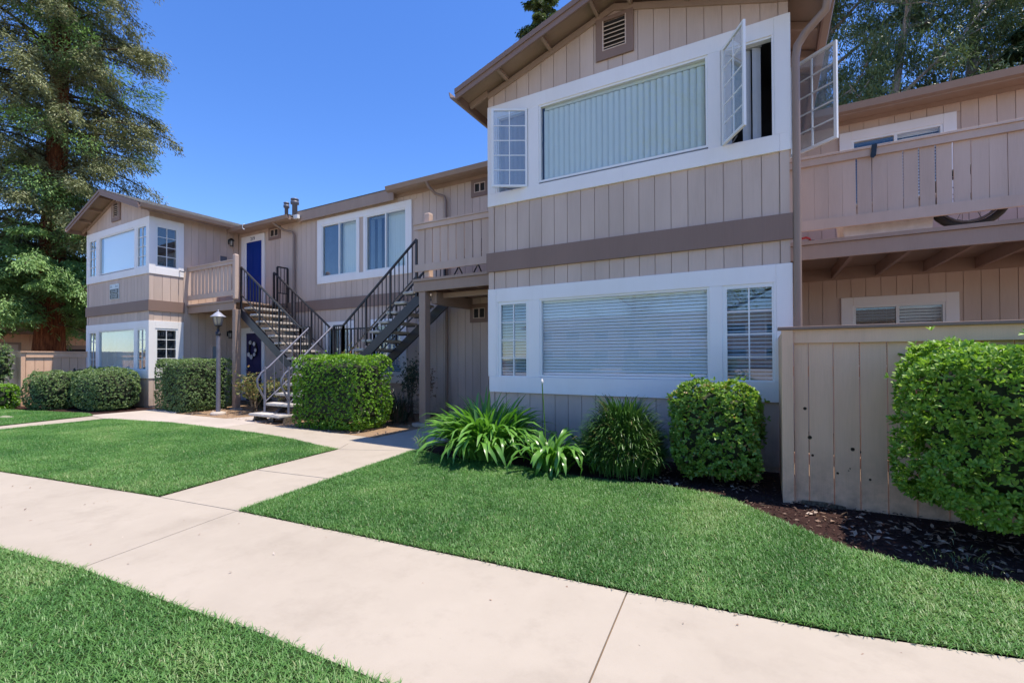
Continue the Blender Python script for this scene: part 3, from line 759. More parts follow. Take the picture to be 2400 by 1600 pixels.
# upper double slider
c = MB(); yt = YM-.024
c.box(-10.92, -10.74, yt, YM+.0135, 3.40, 5.19); c.box(-7.66, -7.48, yt, YM+.0135, 3.40, 5.19)
c.box(-10.74, -7.66, yt, YM+.0135, 5.02, 5.19); c.box(-10.74, -7.66, yt, YM+.0135, 3.40, 3.58)
c.box(-9.36, -9.27, yt, YM+.0135, 3.58, 5.02); c.box(-9.12, -9.03, yt, YM+.0135, 3.58, 5.02)
win = part('window', trim, c, .004)
MB().box(-9.268, -9.122, YM, YM+.013, 3.58, 5.02).build('siding_board', siding, win)
def slider(win, x0, x1, z0, z1, y, dark_left=True, screen=True):
    f = MB(); fw = .035; xm = (x0+x1)/2
    f.box(x0, x0+fw, y-.01, y+.06, z0, z1); f.box(x1-fw, x1, y-.01, y+.06, z0, z1); f.box(x0+fw, x1-fw, y-.01, y+.06, z0, z0+fw); f.box(x0+fw, x1-fw, y-.01, y+.06, z1-fw, z1)
    f.box(xm-.022, xm+.022, y-.006, y+.05, z0+fw, z1-fw); f.build('slider_frame', frame, win)
    pane(win, x0+fw, xm-.02, z0+fw, z1-fw, y+.03, glassd if dark_left else glass); pane(win, xm+.02, x1-fw, z0+fw, z1-fw, y+.01)
slider(win, -10.74, -9.36, 3.58, 5.02, YM); slider(win, -9.03, -7.66, 3.58, 5.02, YM)
recess(win, -10.8, -7.6, 3.4, 5.1, yb+.122, yb+1.2)
MB().box(-10.72, -10.02, yb+.06, yb+.064, 3.55, 5.05).build('insect_screen', screenm, win)
vblind(win, -10.02, -9.34, 3.58, 5.0, yb+.12, .3, .08, .088); vblind(win, -8.95, -8.35, 3.58, 5.0, yb+.14, .9, .12, .1, curtain, skip=(1, 3)); vblind(win, -8.32, -7.6, 3.58, 5.0, yb+.12, .35, .08, .09)
# lower windows behind the landing
for x0, x1 in ((-10.66, -9.47), (-8.88, -7.66)):
    c = MB(); c.box(x0, x0+.15, yt, YM+.0135, .72, 2.33); c.box(x1-.15, x1, yt, YM+.0135, .72, 2.33); c.box(x0+.15, x1-.15, yt, YM+.0135, 2.18, 2.33); c.box(x0+.15, x1-.15, yt, YM+.0135, .72, .96)
    win = part('window', trim, c, .004); slider(win, x0+.16, x1-.16, .96, 2.18, YM); recess(win, x0+.1, x1-.1, .9, 2.25, yb+.122, yb+1)
    if x0 < -10: vblind(win, x0+.2, x1-.15, .96, 2.16, yb+.1, .8, .10, .09)
    else: hblind(win, x0+.1, x1-.1, .95, 2.2, yb+.14, .05, .8)
# doors
def textmesh(body, size, x, y, z, mat, name, parent, facing='y', align='CENTER', ex=.003):
    cu = bpy.data.curves.new(name, 'FONT'); cu.body = body; cu.size = size; cu.align_x = align; cu.extrude = ex
    to = bpy.data.objects.new('tmp', cu); COL.objects.link(to)
    dg = bpy.context.evaluated_depsgraph_get(); me = bpy.data.meshes.new_from_object(to.evaluated_get(dg))
    bpy.data.objects.remove(to); me.name = name; me.materials.clear(); me.materials.append(mat)
    o = put(name, me, parent); o.location = Vector((x, y, z))-off(parent); o.rotation_euler = (rad(90), 0, 0); return o
for (z0, z1, zt_, mt, num) in ((2.9, 4.98, 5.18, bluedoor, '219'), (.03, 2.13, 2.30, navydoor, '119')):
    c = MB(); c.box(-14.54, -14.33, yt, YM+.0135, z0, zt_); c.box(-13.47, -13.34, yt, YM+.0135, z0, zt_); c.box(-14.33, -13.47, yt, YM+.0135, z1, zt_)
    c.box(-14.33, -14.29, yt+.02, YM+.013, z0, z1); c.box(-13.51, -13.47, yt+.02, YM+.013, z0, z1)
    dr = part('door', trim, c, .004)
    leaf = MB(); leaf.box(-14.29, -13.51, YM+.0, YM+.013, z0, z1)
    for (a, b_, q0, q1) in ((-14.2, -13.95, .25, .85), (-13.85, -13.6, .25, .85), (-14.2, -13.95, 1.0, 1.85), (-13.85, -13.6, 1.0, 1.85)):
        leaf.box(a, b_, YM-.006, YM+.001, z0+q0, z0+q1)
    leaf.build('door_leaf', mt, dr)
    MB().lathe((-14.22, YM-.03, z0+.98), [(.0, -.03), (.028, -.015), (.03, 0), (.028, .015), (0, .03)], 10).build('door_knob', brass, dr)
    textmesh(num, .15, -13.93, yt-.002, z1+.04, numblack, 'house_number', dr)
# ---- right wall ------------------------------------------------------------
RX0, RX1 = XR-.12, 7.5
holes = [(1.31, 2.49, 1.2, 2.2), (1.32, 2.52, 3.9, 5.04)]
m = MB(); ybr = YR+.014; cutwall(m, RX0, RX1, 0, 5.6, holes, ybr); rgw = part('wall', siding, m)
def rboards(zlo, zhi, skips):
    x = XR+.02
    while x < RX1-.02:
        segs = [(zlo, zhi)]; xa, xb = x, min(x+G, RX1)
        for (a, b_, c0, c1) in skips:
            ns = []
            if xb > a+.01 and xa < b_-.01:
                for s0, s1 in segs:
                    if c0 > s0+.03: ns.append((s0, min(s1, c0)))
                    if c1 < s1-.03: ns.append((max(s0, c1), s1))
                segs = ns
        for s0, s1 in segs: MB().box(xa+.004, xb-.004, YR, YR+.0135, s0, s1).build('siding_board', siding, rgw)
        x += G
rboards(ZB, 2.66, [(1.14, 2.64, .9, 2.34)]); rboards(2.9, 5.5, [(1.15, 2.68, 3.6, 5.18)])
part('ledger', fasciap, MB().box(XR, RX1, YR-.04, YR+.0135, 2.66, 2.90))
part('frieze_board', fasciap, MB().box(XR, RX1, YR-.022, YR-.001, 5.32, 5.5))
for (z0c, z1c, z0, z1) in ((.95, 2.34, 1.15, 2.19), (3.65, 5.18, 3.85, 5.03)):
    c = MB(); c.box(1.15, 1.32, YR-.022, YR+.0135, z0c, z1c); c.box(2.50, 2.66, YR-.022, YR+.0135, z0c, z1c); c.box(1.32, 2.50, YR-.022, YR+.0135, z1, z1c); c.box(1.32, 2.50, YR-.022, YR+.0135, z0c, z0)
    win = part('window', trim, c, .004); slider(win, 1.32, 2.50, z0, z1, YR); recess(win, 1.25, 2.58, z0-.1, z1+.05, ybr+.122, ybr+1)
    hblind(win, 1.3, 1.9, z0, z1, ybr+.1, .05, .5, curtain); hblind(win, 1.9, 2.52, z0, z1, ybr+.1, .05, .9)
# ---- roofs over the middle and right parts --------------------------------
def mainroof(x0, x1, ye, ze, fh, name='roof', gut=True):
    r = MB(); r.prism([(x0, ye, ze-.04), (x0, ye+6, ze-.04+6*.3), (x0, ye+6, ze+6*.3), (x0, ye, ze)], (x1-x0, 0, 0)); rf = part('roof', shingle, r)
    MB().box(x0, x1, ye-.02, ye+.012, ze-fh, ze-.005).build('eave_fascia', fasciap, rf)
    if gut:
        MB().prism([(x0, ye-.022, ze-.13), (x0, ye-.09, ze-.11), (x0, ye-.12, ze-.01), (x0, ye-.105, ze-.01), (x0, ye-.08, ze-.095), (x0, ye-.022, ze-.115)], (x1-x0, 0, 0)).build('gutter', gutterp, rf)
    MB().box(x0, x1, ye+.013, ye+.6, ze-.075, ze-.055).build('soffit', fasciap, rf)
    MB().box(x0-.006, x1+.006, ye-.035, ye+.05, ze+.002, ze+.014).build('drip_edge', shingle, rf)
    return rf
mainroof(-14.55, -11.62, 8.12, 5.36, .13)
mainroof(-11.62, -7.95, 8.36, 5.50, .28, gut=False)
mainroof(-7.95, XL, 8.16, 5.46, .13)
mainroof(XR+.5, RX1+.5, 9.25, 5.46, .14)
part('frieze_board', fasciap, MB().box(-14.66, XL, YM-.02, YM-.001, 5.30, 5.42))
# vents on the walls
def wallvent(x0, x1, z0, z1, y, w=.09):
    v = MB(); v.box(x0, x0+w, y-.022, y+.0005, z0, z1); v.box(x1-w, x1, y-.022, y+.0005, z0, z1); v.box(x0+w, x1-w, y-.022, y+.0005, z0, z0+w); v.box(x0+w, x1-w, y-.022, y+.0005, z1-w, z1)
    o = part('wall_vent', bandp, v); a, b_, c0, c1 = x0+w, x1-w, z0+w, z1-w; xm = (a+b_)/2
    f = MB(); t = .016
    f.box(a, a+t, y-.03, y-.006, c0, c1); f.box(b_-t, b_, y-.03, y-.006, c0, c1); f.box(a+t, b_-t, y-.03, y-.006, c0, c0+t); f.box(a+t, b_-t, y-.03, y-.006, c1-t, c1); f.box(xm-.014, xm+.014, y-.028, y-.006, c0+t, c1-t)
    f.build('vent_frame', siding, o); MB().box(a+.002, b_-.002, y-.008, y-.004, c0+.002, c1-.002).build('vent_screen', ventdark, o)
wallvent(-5.78, -5.29, 2.12, 2.53, YM); wallvent(-5.74, -5.27, 4.92, 5.31, YM); wallvent(-13.14, -12.57, 4.91, 5.31, YM)
part('wall_vent', siding, MB().box(-5.9, -5.3, YM-.03, YM-.001, 2.985, 3.08))
# flues on the roof
for x, z0, z1, r in ((-14.51, 5.8, 6.75, .06), (-14.06, 5.8, 6.80, .085), (-5.45, 5.8, 6.72, .065)):
    part('flue', metalgrey, MB().lathe((x, 10, z0), [(r, 0), (r, z1-z0-.2), (r*1.6, z1-z0-.18), (r*1.6, z1-z0-.09), (r*1.1, z1-z0-.08), (r*1.1, z1-z0-.05), (r*1.6, z1-z0-.04), (r*1.5, z1-z0)], 12))
part('gutter_end', frame, MB().box(-11.64, -11.45, 8.22, 8.30, 5.28, 5.38))
# downspouts
def spout(pts, r=.035, straps=()):
    d = part('downspout', gutterp, MB().tube(pts, r, 10))
spout([(-12.33, 8.08, 5.26), (-12.31, 8.12, 5.2), (-12.2, 8.32, 5.06), (-11.92, 8.40, 4.98), (-11.87, 8.42, 4.9), (-11.87, 8.42, .1)])
spout([(-6.72, 8.1, 5.36), (-6.70, 8.15, 5.25), (-6.62, 8.3, 5.12), (-6.44, 8.40, 5.05), (-6.41, 8.41, 4.95), (-6.40, 8.42, 2.7), (-6.40, 8.42, .1)])
spout([(.62, 5.85, 5.34), (.62, 5.88, 5.18), (.60, 5.93, 5.08), (.42, 6.0, 4.94), (.345, 6.04, 4.84), (.325, 6.05, 4.7), (.325, 6.05, .1)], .043)
# ---- balconies -------------------------------------------------------------
def balcony(x0, x1, y0, y1, zd, zr, slats, post_at=None, beam_z=(2.65, 2.905), left_end=True, pillar=None, slat_z=(3.17, 3.9)):
    d = MB(); d.box(x0, x1, y0-.03, y1, zd-.05, zd); bal = part('balcony', fasciap, d)
    MB().box(x0, x1, y0, y0+.05, beam_z[0], zd-.052).build('beam', fasciap, bal, .004)
    x = x0+.1
    while x < x1-.1:
        MB().box(x, x+.05, y0+.052, y1, beam_z[0]+.03, zd-.052).build('joist', darkunder, bal); x += .61
    MB().box(x0-.005, x1, y0-.02, y0+.07, zr-.03, zr).build('cap_rail', railp, bal, .003)
    MB().box(x0, x1, y0, y0+.038, zr-.125, zr-.031).build('top_rail', railp, bal)
    MB().box(x0, x1, y0, y0+.038, slat_z[0]-.14, slat_z[0]).build('bottom_rail', railp, bal)
    for (a, b_) in slats:
        t = random.uniform(-.003, .003)
        MB().prism([(a, y0+.039, slat_z[0]-.10), (b_, y0+.039, slat_z[0]-.10), (b_+t, y0+.039, zr-.05), (a+t, y0+.039, zr-.05)], (0, .02, 0)).build('rail_board', railp, bal)
    return bal
# left balcony by the blue door
sl_ = [(-14.60+i*.1905, -14.60+i*.1905+.135) for i in range(12)]
LBAL = balcony(-14.70, -12.35, 7.0, YM, 2.9, 3.99, sl_)
MB().box(-12.42, -12.30, 6.985, 7.105, 2.92, 4.13).build('rail_post', railp, LBAL, .03)
MB().box(-12.40, -12.26, 6.98, 7.12, .02, 2.649).build('pillar', fasciap, LBAL, .006)
MB().box(-12.44, -12.22, 6.94, 7.16, -.02, .02).build('pillar_footing', padm, LBAL)
# near balcony left of the near bay
sn = [(-6.06+i*.19, -6.06+i*.19+.172) for i in range(11)]
NBAL = balcony(-6.14, XL-.02, 7.0, YM, 2.9, 4.01, sn, slat_z=(3.19, 3.9))
MB().box(-5.93, -5.79, 7.06, 7.2, 2.92, 4.22).build('rail_post', railp, NBAL, .03)
MB().box(-6.02, -5.86, 7.02, 7.18, .05, 2.649).build('pillar', fasciap, NBAL, .006)
MB().box(-6.12, -5.76, 6.92, 7.28, -.02, .05).build('pillar_footing', padm, NBAL)
MB().box(-5.85, -5.72, 7.2, YM, 2.42, 2.649).build('cross_beam', fasciap, NBAL)
MB().box(-5.9, -4.0, 7.4, 7.5, 2.55, 2.648).build('cross_beam', fasciap, NBAL)
# right balcony
sr = []
xs = .445
gaps = [.003,.003,.003,.014,.008,.004,.006,.016,.014,.016,.012,.005,.005,.005,.005,.005]
x = .445
for i in range(36):
    g = gaps[i] if i < len(gaps) else .005
    sr.append((x, x+.1575-g)); x += .1575
RBAL = balcony(.30, 6.1, 7.4, YR-.002, 2.905, 4.055, sr, slat_z=(3.19, 3.95), beam_z=(2.655, 2.9))
MB().box(.30, .45, 7.45, 7.5, 2.92, 3.95).build('rail_post', railp, RBAL)
MB().box(.30, 6.1, 7.46, YR-.045, 2.86, 2.8625).build('deck_boards', darkunder, RBAL)
# ---- plinth and hidden back -----------------------------------------------
part('plinth', fasciap, MB().box(XL+.02, XR-.02, YF+.02, YF+.1, -.05, .075).box(xl+.02, xr-.02, YF+.02, YF+.1, -.05, .075))
part('wall', siding, MB().box(XL+OFF, RX1, 14.2, 14.32, 0, 5.5).box(RX1, RX1+.12, YR, 14.2, 0, 5.5))
# ================================================================== STAIRCASE
ST = thing('staircase', (-9.1, 6.9, 0), 'black iron T-shaped outdoor staircase with pale concrete treads between the two balconies', 'staircase')
FY, BY, LZ = 7.15, 8.12, 1.17
LX0, LX1 = -10.05, -8.25
def spart(name, mat, b, bevel=0): return b.build(name, mat, ST, bevel)
# landing
spart('landing', tread, MB().box(LX0, LX1, FY, BY+.1, LZ-.07, LZ), .012)
spart('landing_frame', steelblue, MB().box(LX0, LX1, FY+.02, FY+.07, LZ-.28, LZ-.071).box(LX0, LX1, BY, BY+.05, LZ-.28, LZ-.071))
for x in (LX0+.06, LX1-.06):
    for y in (FY+.1, BY-.02): spart('leg', blackiron, MB().box(x-.035, x+.035, y-.035, y+.035, -.02, LZ-.071))
# treads: one shared mesh for the side flights, one for the front flight
def tread_mesh(wx, wy):
    b = MB(); b.box(-wx/2, wx/2, -wy/2, wy/2, -.055, 0)
    o = b.build('tread', tread, None); me = o.data; bpy.data.objects.remove(o)
    bm = bmesh.new(); bm.from_mesh(me); bmesh.ops.bevel(bm, geom=list(bm.edges), offset=.016, segments=2, affect='EDGES'); bm.to_mesh(me); bm.free()
    return me
ts = tread_mesh(.30, .98); tf = tread_mesh(.96, .32)
NR = 9; RISE = (2.9-LZ)/NR
Lrun = (12.36-10.05)/NR*1.0; Rrun = (8.25-6.10)/NR
for k in range(1, NR):
    inst('tread', ts, (LX0-Lrun*(k-.35), (FY+BY)/2, LZ+RISE*k), ST)
    inst('tread', ts, (LX1+Rrun*(k-.35), (FY+BY)/2, LZ+RISE*k), ST)
FX0, FX1 = -9.56, -8.68
for k, z in enumerate((.17, .37, .57, .77, .97)):
    inst('tread', tf, ((FX0+FX1)/2-(.06 if k == 0 else 0), 5.98+.25*k, z), ST, scale=(1.1, 1.15, 1) if k == 0 else None)
for x in (FX0-.12, FX1+.02): spart('step_support', stemm, MB().prism([(x, 5.88, -.02), (x, 6.2, -.02), (x, 6.1, .11), (x, 5.92, .11)], (.07, 0, 0)))
# stringers
for y in (FY+.04, BY-.04):
    for sx, x0, run in ((-1, LX0, Lrun), (1, LX1, Rrun)):
        x1 = x0+sx*run*NR
        lo, hi = LZ-.30, 2.9-.44
        spart('stringer', steelblue, MB().prism([(x0, y-.025, lo), (x1, y-.025, hi), (x1, y-.025, hi+.25), (x0, y-.025, lo+.25)], (0, .05, 0)))
spart('stringer', steelblue, MB().prism([((FX0+FX1)/2-.05, 5.95, .0), ((FX0+FX1)/2-.05, 7.16, .90), ((FX0+FX1)/2-.05, 7.16, 1.09), ((FX0+FX1)/2-.05, 5.95, .12)], (.1, 0, 0)))
# tread brackets
for k in range(1, NR):
    for sx, x0, run in ((-1, LX0, Lrun), (1, LX1, Rrun)):
        x = x0+sx*run*(k-.35)
        for y in (FY+.07, BY-.10): spart('bracket', blackiron, MB().box(x-.12, x+.12, y, y+.03, LZ+RISE*k-.085, LZ+RISE*k-.056))
# railings
def rail_run(a, b, mat, top=.91, low=.16, n=15, end_posts=(True, True), bal=.0075):
    a, b = Vector(a), Vector(b)
    spart('handrail', mat, MB().bar(a+Vector((0,0,top)), b+Vector((0,0,top)), .042, .034))
    spart('bottom_rail', mat, MB().bar(a+Vector((0,0,low)), b+Vector((0,0,low)), .03, .022))
    proto = None
    for i in range(1, n):
        p = a.lerp(b, i/n)
        big = (i % 6 == 0)
        if big: spart('rail_post', mat, MB().box(p.x-.018, p.x+.018, p.y-.018, p.y+.018, p.z-.12, p.z+top-.01)); continue
        if proto is None:
            proto = MB().box(p.x-bal, p.x+bal, p.y-bal, p.y+bal, p.z+low, p.z+top).build('baluster', mat, ST); p0 = p
        else: inst('baluster', proto.data, Vector(ST.location)+(p-p0), ST)
    for f, p in zip(end_posts, (a, b)):
        if f: spart('rail_post', mat, MB().box(p.x-.022, p.x+.022, p.y-.022, p.y+.022, p.z-.25, p.z+top-.01))
lt = (LX0-Lrun*(NR-.6), 2.9-RISE*.45); rt = (LX1+Rrun*(NR-.4), 2.9-RISE*.4)
for y in (FY+.01, BY-.03):
    rail_run((LX0+.2, y, LZ+.0), (lt[0]-.1, y, lt[1]+.08), blackiron, n=18)
    rail_run((LX1-.1, y, LZ+.0), (rt[0], y, rt[1]+.02), blackiron, n=18)
rail_run((LX0+.2, FY+.01, LZ), (FX0+.05, FY+.01, LZ), blackiron, n=3)
rail_run((FX1+.02, FY+.01, LZ), (LX1-.1, FY+.01, LZ), blackiron, n=4)
rail_run((LX0+.2, BY-.03, LZ), (LX1-.1, BY-.03, LZ), blackiron, n=13)
rail_run((-12.22, BY+.02, 3.06), (-12.22, YM-.02, 3.06), blackiron, n=3)
# front flight rails in grey pipe, bent back at the foot
for x in (FX0+.03, FX1-.03):
    y0, z0 = 6.06, .17
    pts = [(x, FY+.0, 2.06), (x, y0+.10, z0+.99), (x, y0-.08, z0+.86), (x, y0-.17, z0+.72), (x, y0-.16, z0+.58), (x, y0-.08, z0+.43), (x, y0-.01, z0+.30)]
    spart('handrail', greyrail, MB().tube(pts, .021, 8))
    spart('rail_post', greyrail, MB().tube([(x, y0, z0), (x, y0, z0+1.0)], .026, 8))
    spart('bottom_rail', greyrail, MB().tube([(x, y0, z0+.22), (x, FY, LZ+.12)], .013, 6))
    for i in range(1, 5):
        t = i/5; y = y0+(FY-y0)*t; spart('baluster', greyrail, MB().tube([(x, y, z0+.22+(LZ-.05-z0)*t), (x, y, z0+.94+(2.06-.94-z0)*t)], .009, 5))

# ================================================================== FENCES
FR = thing('wood_fence', (1.5, 4.93, 0), 'tan board privacy fence with knot holes behind the big right hedge', 'fence')
x = .14; widths = [.075+.0, .118, .185, .19, .19, .19, .205, .19, .195, .19, .19, .195, .19, .19, .19, .19, .2, .19]
def fence_board(fx, x0, x1, y, z0, z1, mat=fencep): return MB().box(x0, x1, y, y+.022, z0, z1).build('board', mat, fx)
fy = lambda x: 4.925+.03*(x-.14)
zt_ = 1.575
corner = MB().box(.13, .222, 4.885, 4.975, -.03, zt_).build('post', fencep, FR, .004)
x = .225; i = 0
kn = [(.31,.86,.014),(.345,.60,.017),(.365,.44,.011),(.50,.92,.013),(.66,.52,.018),(.55,.30,.010),(.49,.34,.006),(.705,.50,.016),(.78,.27,.010),(.64,.35,.006),(.63,.33,.005),(.70,.36,.006)]
for w in [.115,.185,.19,.19,.19,.2,.2,.19,.19,.2,.19,.19,.19,.2,.19,.19,.19,.2,.19,.19]:
    xe = x+w; dz = random.uniform(-.012, .006)
    bd = fence_board(FR, x+.003, xe-.004, fy(x)+random.uniform(-.002,.002), -.01+dz, 1.572)
    x = xe
for (kx, kz, kr) in kn:
    MB().lathe((0, 0, 0), [(kr*.3, 0), (kr, .0015), (kr*.55, .003), (kr*.2, .003)], 10).build('tmpk', bandp, None)
    o = bpy.data.objects['tmpk']; o.name = 'knot'; o.data.name = 'knot'; o.data.materials[0] = twigm; o.parent = FR
    o.rotation_euler = (rad(90), 0, 0); o.location = Vector((kx, fy(kx)-.0005, kz))-Vector(FR.location)
MB().box(.222, x, 4.905, 4.918, 1.455, 1.5755).build('top_rail', fencep, FR)
MB().box(.10, 2.1, 4.87, 5.0, 1.576, 1.605).build('cap', bandp, FR, .004); MB().box(2.103, x, 4.885, 5.02, 1.58, 1.612).build('cap', bandp, FR, .004)
for z in (.35, 1.15): MB().box(.222, x, 4.99, 5.03, z, z+.09).build('back_rail', fencep, FR)
for i in range(5): MB().box(.13, .152, 4.98+i*.215, 4.98+i*.215+.208, .0, 1.55).build('board', fencep, FR)
bb = MB().prism([(.27, 4.905, -.02), (.62, 4.90, -.02), (.60, 4.90, .018), (.45, 4.90, .035), (.28, 4.905, .028)], (0, .018, 0)); bb.build('splinter_board', stemm, FR)

FL = thing('wood_fence', (-18.7, 5, 0), 'sunlit tan patio fence at the left edge of the far bay', 'fence')
yy = 4.62; MB().box(-18.75, -18.66, 4.58, 4.67, -.05, 1.55).build('post', fencep, FL)
y = 4.68; 
while y < 5.98:
    MB().box(-18.70, -18.675, y+.005, min(y+.19, 6.03)-.005, .02, 1.549).build('board', fencep, FL); y += .19
MB().box(-18.66, -18.645, 4.68, 6.03, 1.40, 1.5505).build('top_rail', fencep, FL)
MB().box(-18.78, -18.62, 4.56, 6.04, 1.551, 1.58).build('cap', fencep, FL)
xx = -18.76
while xx > -22:
    MB().box(xx-.185, xx-.004, 4.60, 4.625, .02, 1.549).build('board', fencep, FL); xx -= .19
MB().box(-22, -18.76, 4.585, 4.60, 1.40, 1.5515).build('top_rail', fencep, FL); MB().box(-22, -18.785, 4.56, 4.68, 1.552, 1.58).build('cap', fencep, FL)

# ================================================================== LAMP POST
LP = thing('lamp_post', (-11.6, 6.2, 0), 'grey metal lamp post with a frosted lantern beside the square hedge', 'street lamp')
lx, ly = -11.6, 6.2
MB().lathe((lx, ly, 0), [(.17, -.05), (.17, .02), (.15, .045), (.09, .06)], 14).build('footing', padm, LP)
MB().tube([(lx, ly, .05), (lx+.005, ly, 1.2), (lx-.01, ly, 2.0)], [.049, .046, .043], 14).build('pole', lampgrey, LP)
MB().lathe((lx-.01, ly, 1.90), [(.054, 0), (.056, .02), (.056, .09), (.03, .10), (.026, .2), (.05, .22), (.085, .24), (.085, .25)], 14).build('collar', blackiron, LP)
ln = MB(); ln.lathe((lx-.01, ly, 2.15), [(.07, 0), (.115, .2), (.117, .215)], 6, rot=.3); lz = ln.build('lantern_glass', lampglass, LP)
rb = MB()
for k in range(6):
    a = .3+2*math.pi*k/6; rb.bar((lx-.01+.074*math.cos(a), ly+.074*math.sin(a), 2.15), (lx-.01+.12*math.cos(a), ly+.12*math.sin(a), 2.36), .014, .012)
rb.build('lantern_cage', lampgrey, LP)
MB().lathe((lx-.01, ly, 2.36), [(.172, -.012), (.167, 0), (.11, .045), (.075, .08), (.045, .105), (.02, .12), (.012, .135), (.016, .15), (.004, .175)], 16).build('cap', lampcap, LP)

# ================================================================== WALL LANTERNS, BOXES, SIGN, WREATH
def lantern(y, z, label):
    t = thing('wall_lantern', (xr, y, z), label, 'wall lamp', 'wall lanterns beside the two doors')
    MB().box(xr+.001, xr+.02, y-.05, y+.05, z-.06, z+.09).build('back_plate', blackiron, t)
    MB().lathe((xr+.10, y, z+.05), [(.085, 0), (.08, .02), (.05, .055), (.015, .075)], 8).build('hood', blackiron, t)
    MB().lathe((xr+.10, y, z-.11), [(.04, 0), (.058, .15)], 6).build('glass', lampglass, t)
    c = MB()
    for k in range(6):
        a = 2*math.pi*k/6; c.bar((xr+.10+.043*math.cos(a), y+.043*math.sin(a), z-.115), (xr+.10+.062*math.cos(a), y+.062*math.sin(a), z+.05), .01, .008)
    c.lathe((xr+.10, y, z-.125), [(.045, 0), (.045, .014)], 6); c.bar((xr+.02, y, z+.06), (xr+.10, y, z+.10), .014, .014); c.build('cage', blackiron, t)
lantern(8.2, 4.99, 'black wall lantern high on the wall left of the blue door'); lantern(8.17, 2.10, 'black wall lantern in shade left of the wreath door')
def wbox(y0, y1, z0, z1, label, cat, mt):
    t = thing('utility_box', (xr, y0, z0), label, cat); b = MB(); w = .03
    b.box(xr+.001, xr+.04, y0, y0+w, z0, z1); b.box(xr+.001, xr+.04, y1-w, y1, z0, z1); b.box(xr+.001, xr+.04, y0+w, y1-w, z1-w, z1); b.box(xr+.001, xr+.04, y0+w, y1-w, z0, z0+w)
    b.build('frame', siding, t); MB().box(xr+.002, xr+.022, y0+w, y1-w, z0+w, z1-w).build('panel', mt, t)
wbox(7.87, 8.14, 4.20, 4.55, 'small framed dark wall panel above the left balcony rail', 'panel', screenm)
wbox(7.66, 7.9, 1.28, 1.74, 'framed notice box on the wall behind the lamp post', 'box', signgrey)
SG = thing('address_sign', (-16.83, YF, 3.3), 'black and white building number sign below the far bay window', 'sign')
MB().box(-17.13, -16.54, YF-.016, YF-.003, 3.11, 3.555).build('board', signwhite, SG)
for z0, z1, tx in ((3.275, 3.41, '117-120'), (3.125, 3.262, '217-220')):
    MB().box(-17.11, -16.56, YF-.019, YF-.0165, z0, z1).build('number_plate', signblack, SG)
    textmesh(tx, .118, -16.835, YF-.0205, z0+.026, signwhite, 'numerals', SG)
MB().lathe((0, 0, 0), [(.052, 0), (.052, .003)], 18).build('emblem', signblack, SG)
o = bpy.data.objects['emblem']; o.rotation_euler = (rad(90), 0, 0); o.location = Vector((-16.83, YF-.0165, 3.485))-Vector(SG.location); o.scale = (.8, 1.1, 1)
MB().lathe((0, 0, 0), [(.024, 0), (.024, .004)], 14).build('emblem_ring', signwhite, SG); o = bpy.data.objects['emblem_ring']; o.rotation_euler = (rad(90), 0, 0); o.location = Vector((-16.83, YF-.0168, 3.485))-Vector(SG.location)
b = MB()
for i, (a, w, h) in enumerate(((-17.10,.025,.07),(-17.065,.012,.05),(-17.045,.012,.07),(-17.025,.012,.07),(-17.0,.03,.045),(-16.76,.03,.07),(-16.72,.025,.045),(-16.685,.025,.045),(-16.65,.02,.06),(-16.62,.02,.06))):
    b.box(a, a+w*.8, YF-.0172, YF-.0162, 3.455, 3.455+h)
b.build('lettering', signgrey, SG)
WR = thing('door_wreath', (-13.9, YM-.03, 1.62), 'dark twig wreath with white flowers hanging on the navy door', 'wreath')
b = MB()
for j in range(4):
    pts = []; n = 20
    for k in range(n+1):
        a = 2*math.pi*k/n+j; r = .19+.02*math.sin(3*a+j); pts.append((-13.9+r*math.cos(a), YM-.03+.012*math.sin(5*a+j*2), 1.62+r*1.15*math.sin(a)))
    b.tube(pts, .018, 5, cap=False)
b.build('ring', wreathd, WR)
for a, r in ((1.9, .05), (.85, .05), (-.1, .045), (-.75, .045), (-1.6, .055), (-2.4, .055), (-1.95, .035)):
    c = Vector((-13.9+.2*math.cos(a), YM-.055, 1.62+.23*math.sin(a))); f = MB()
    for k in range(9):
        t = 2*math.pi*k/9; p = c+Vector((math.cos(t)*r*.6, -.01, math.sin(t)*r*.6)); q = c+Vector((math.cos(t)*r*1.25, -.022, math.sin(t)*r*1.25))
        f.bar(c+Vector((0,-.006,0)), p, .03, .012, (0,1,0)); f.bar(p, q, .034, .01, (0,1,0))
    f.lathe((c.x, c.y-.02, c.z-.01), [(.012, 0), (.014, .015)], 6); f.build('flower', wreathw, WR)
# things standing on the balconies
t = thing('bicycle_wheel', (2.2, 7.7, 2.905), 'black tyred wheel lying behind the right balcony rail', 'wheel')
pts = [(2.22+.36*math.cos(a), 7.68, 3.30+.36*math.sin(a)) for a in np.linspace(0, 2*math.pi, 29)]
MB().tube(pts, .042, 10, cap=False).build('tyre', rubber, t)
MB().tube([(2.22+.30*math.cos(a), 7.68, 3.30+.30*math.sin(a)) for a in np.linspace(0, 2*math.pi, 29)], .018, 6, cap=False).build('rim', metalgrey, t)
b = MB()
for k in range(16): a = 2*math.pi*k/16; b.bar((2.22, 7.68, 3.30), (2.22+.29*math.cos(a), 7.68, 3.30+.29*math.sin(a)), .005, .005, (0,1,0))
b.tube([(2.22, 7.63, 3.3), (2.22, 7.73, 3.3)], .03, 8); b.build('spokes', metalgrey, t)
t = thing('storage_bin', (1.4, 7.8, 2.905), 'white plastic storage bin seen under the right balcony rail', 'bin')
MB().prism([(.95, 7.62, 2.91), (1.86, 7.62, 2.91), (1.90, 7.62, 3.34), (.91, 7.62, 3.34)], (0, .5, 0)).build('body', binm, t, .01)
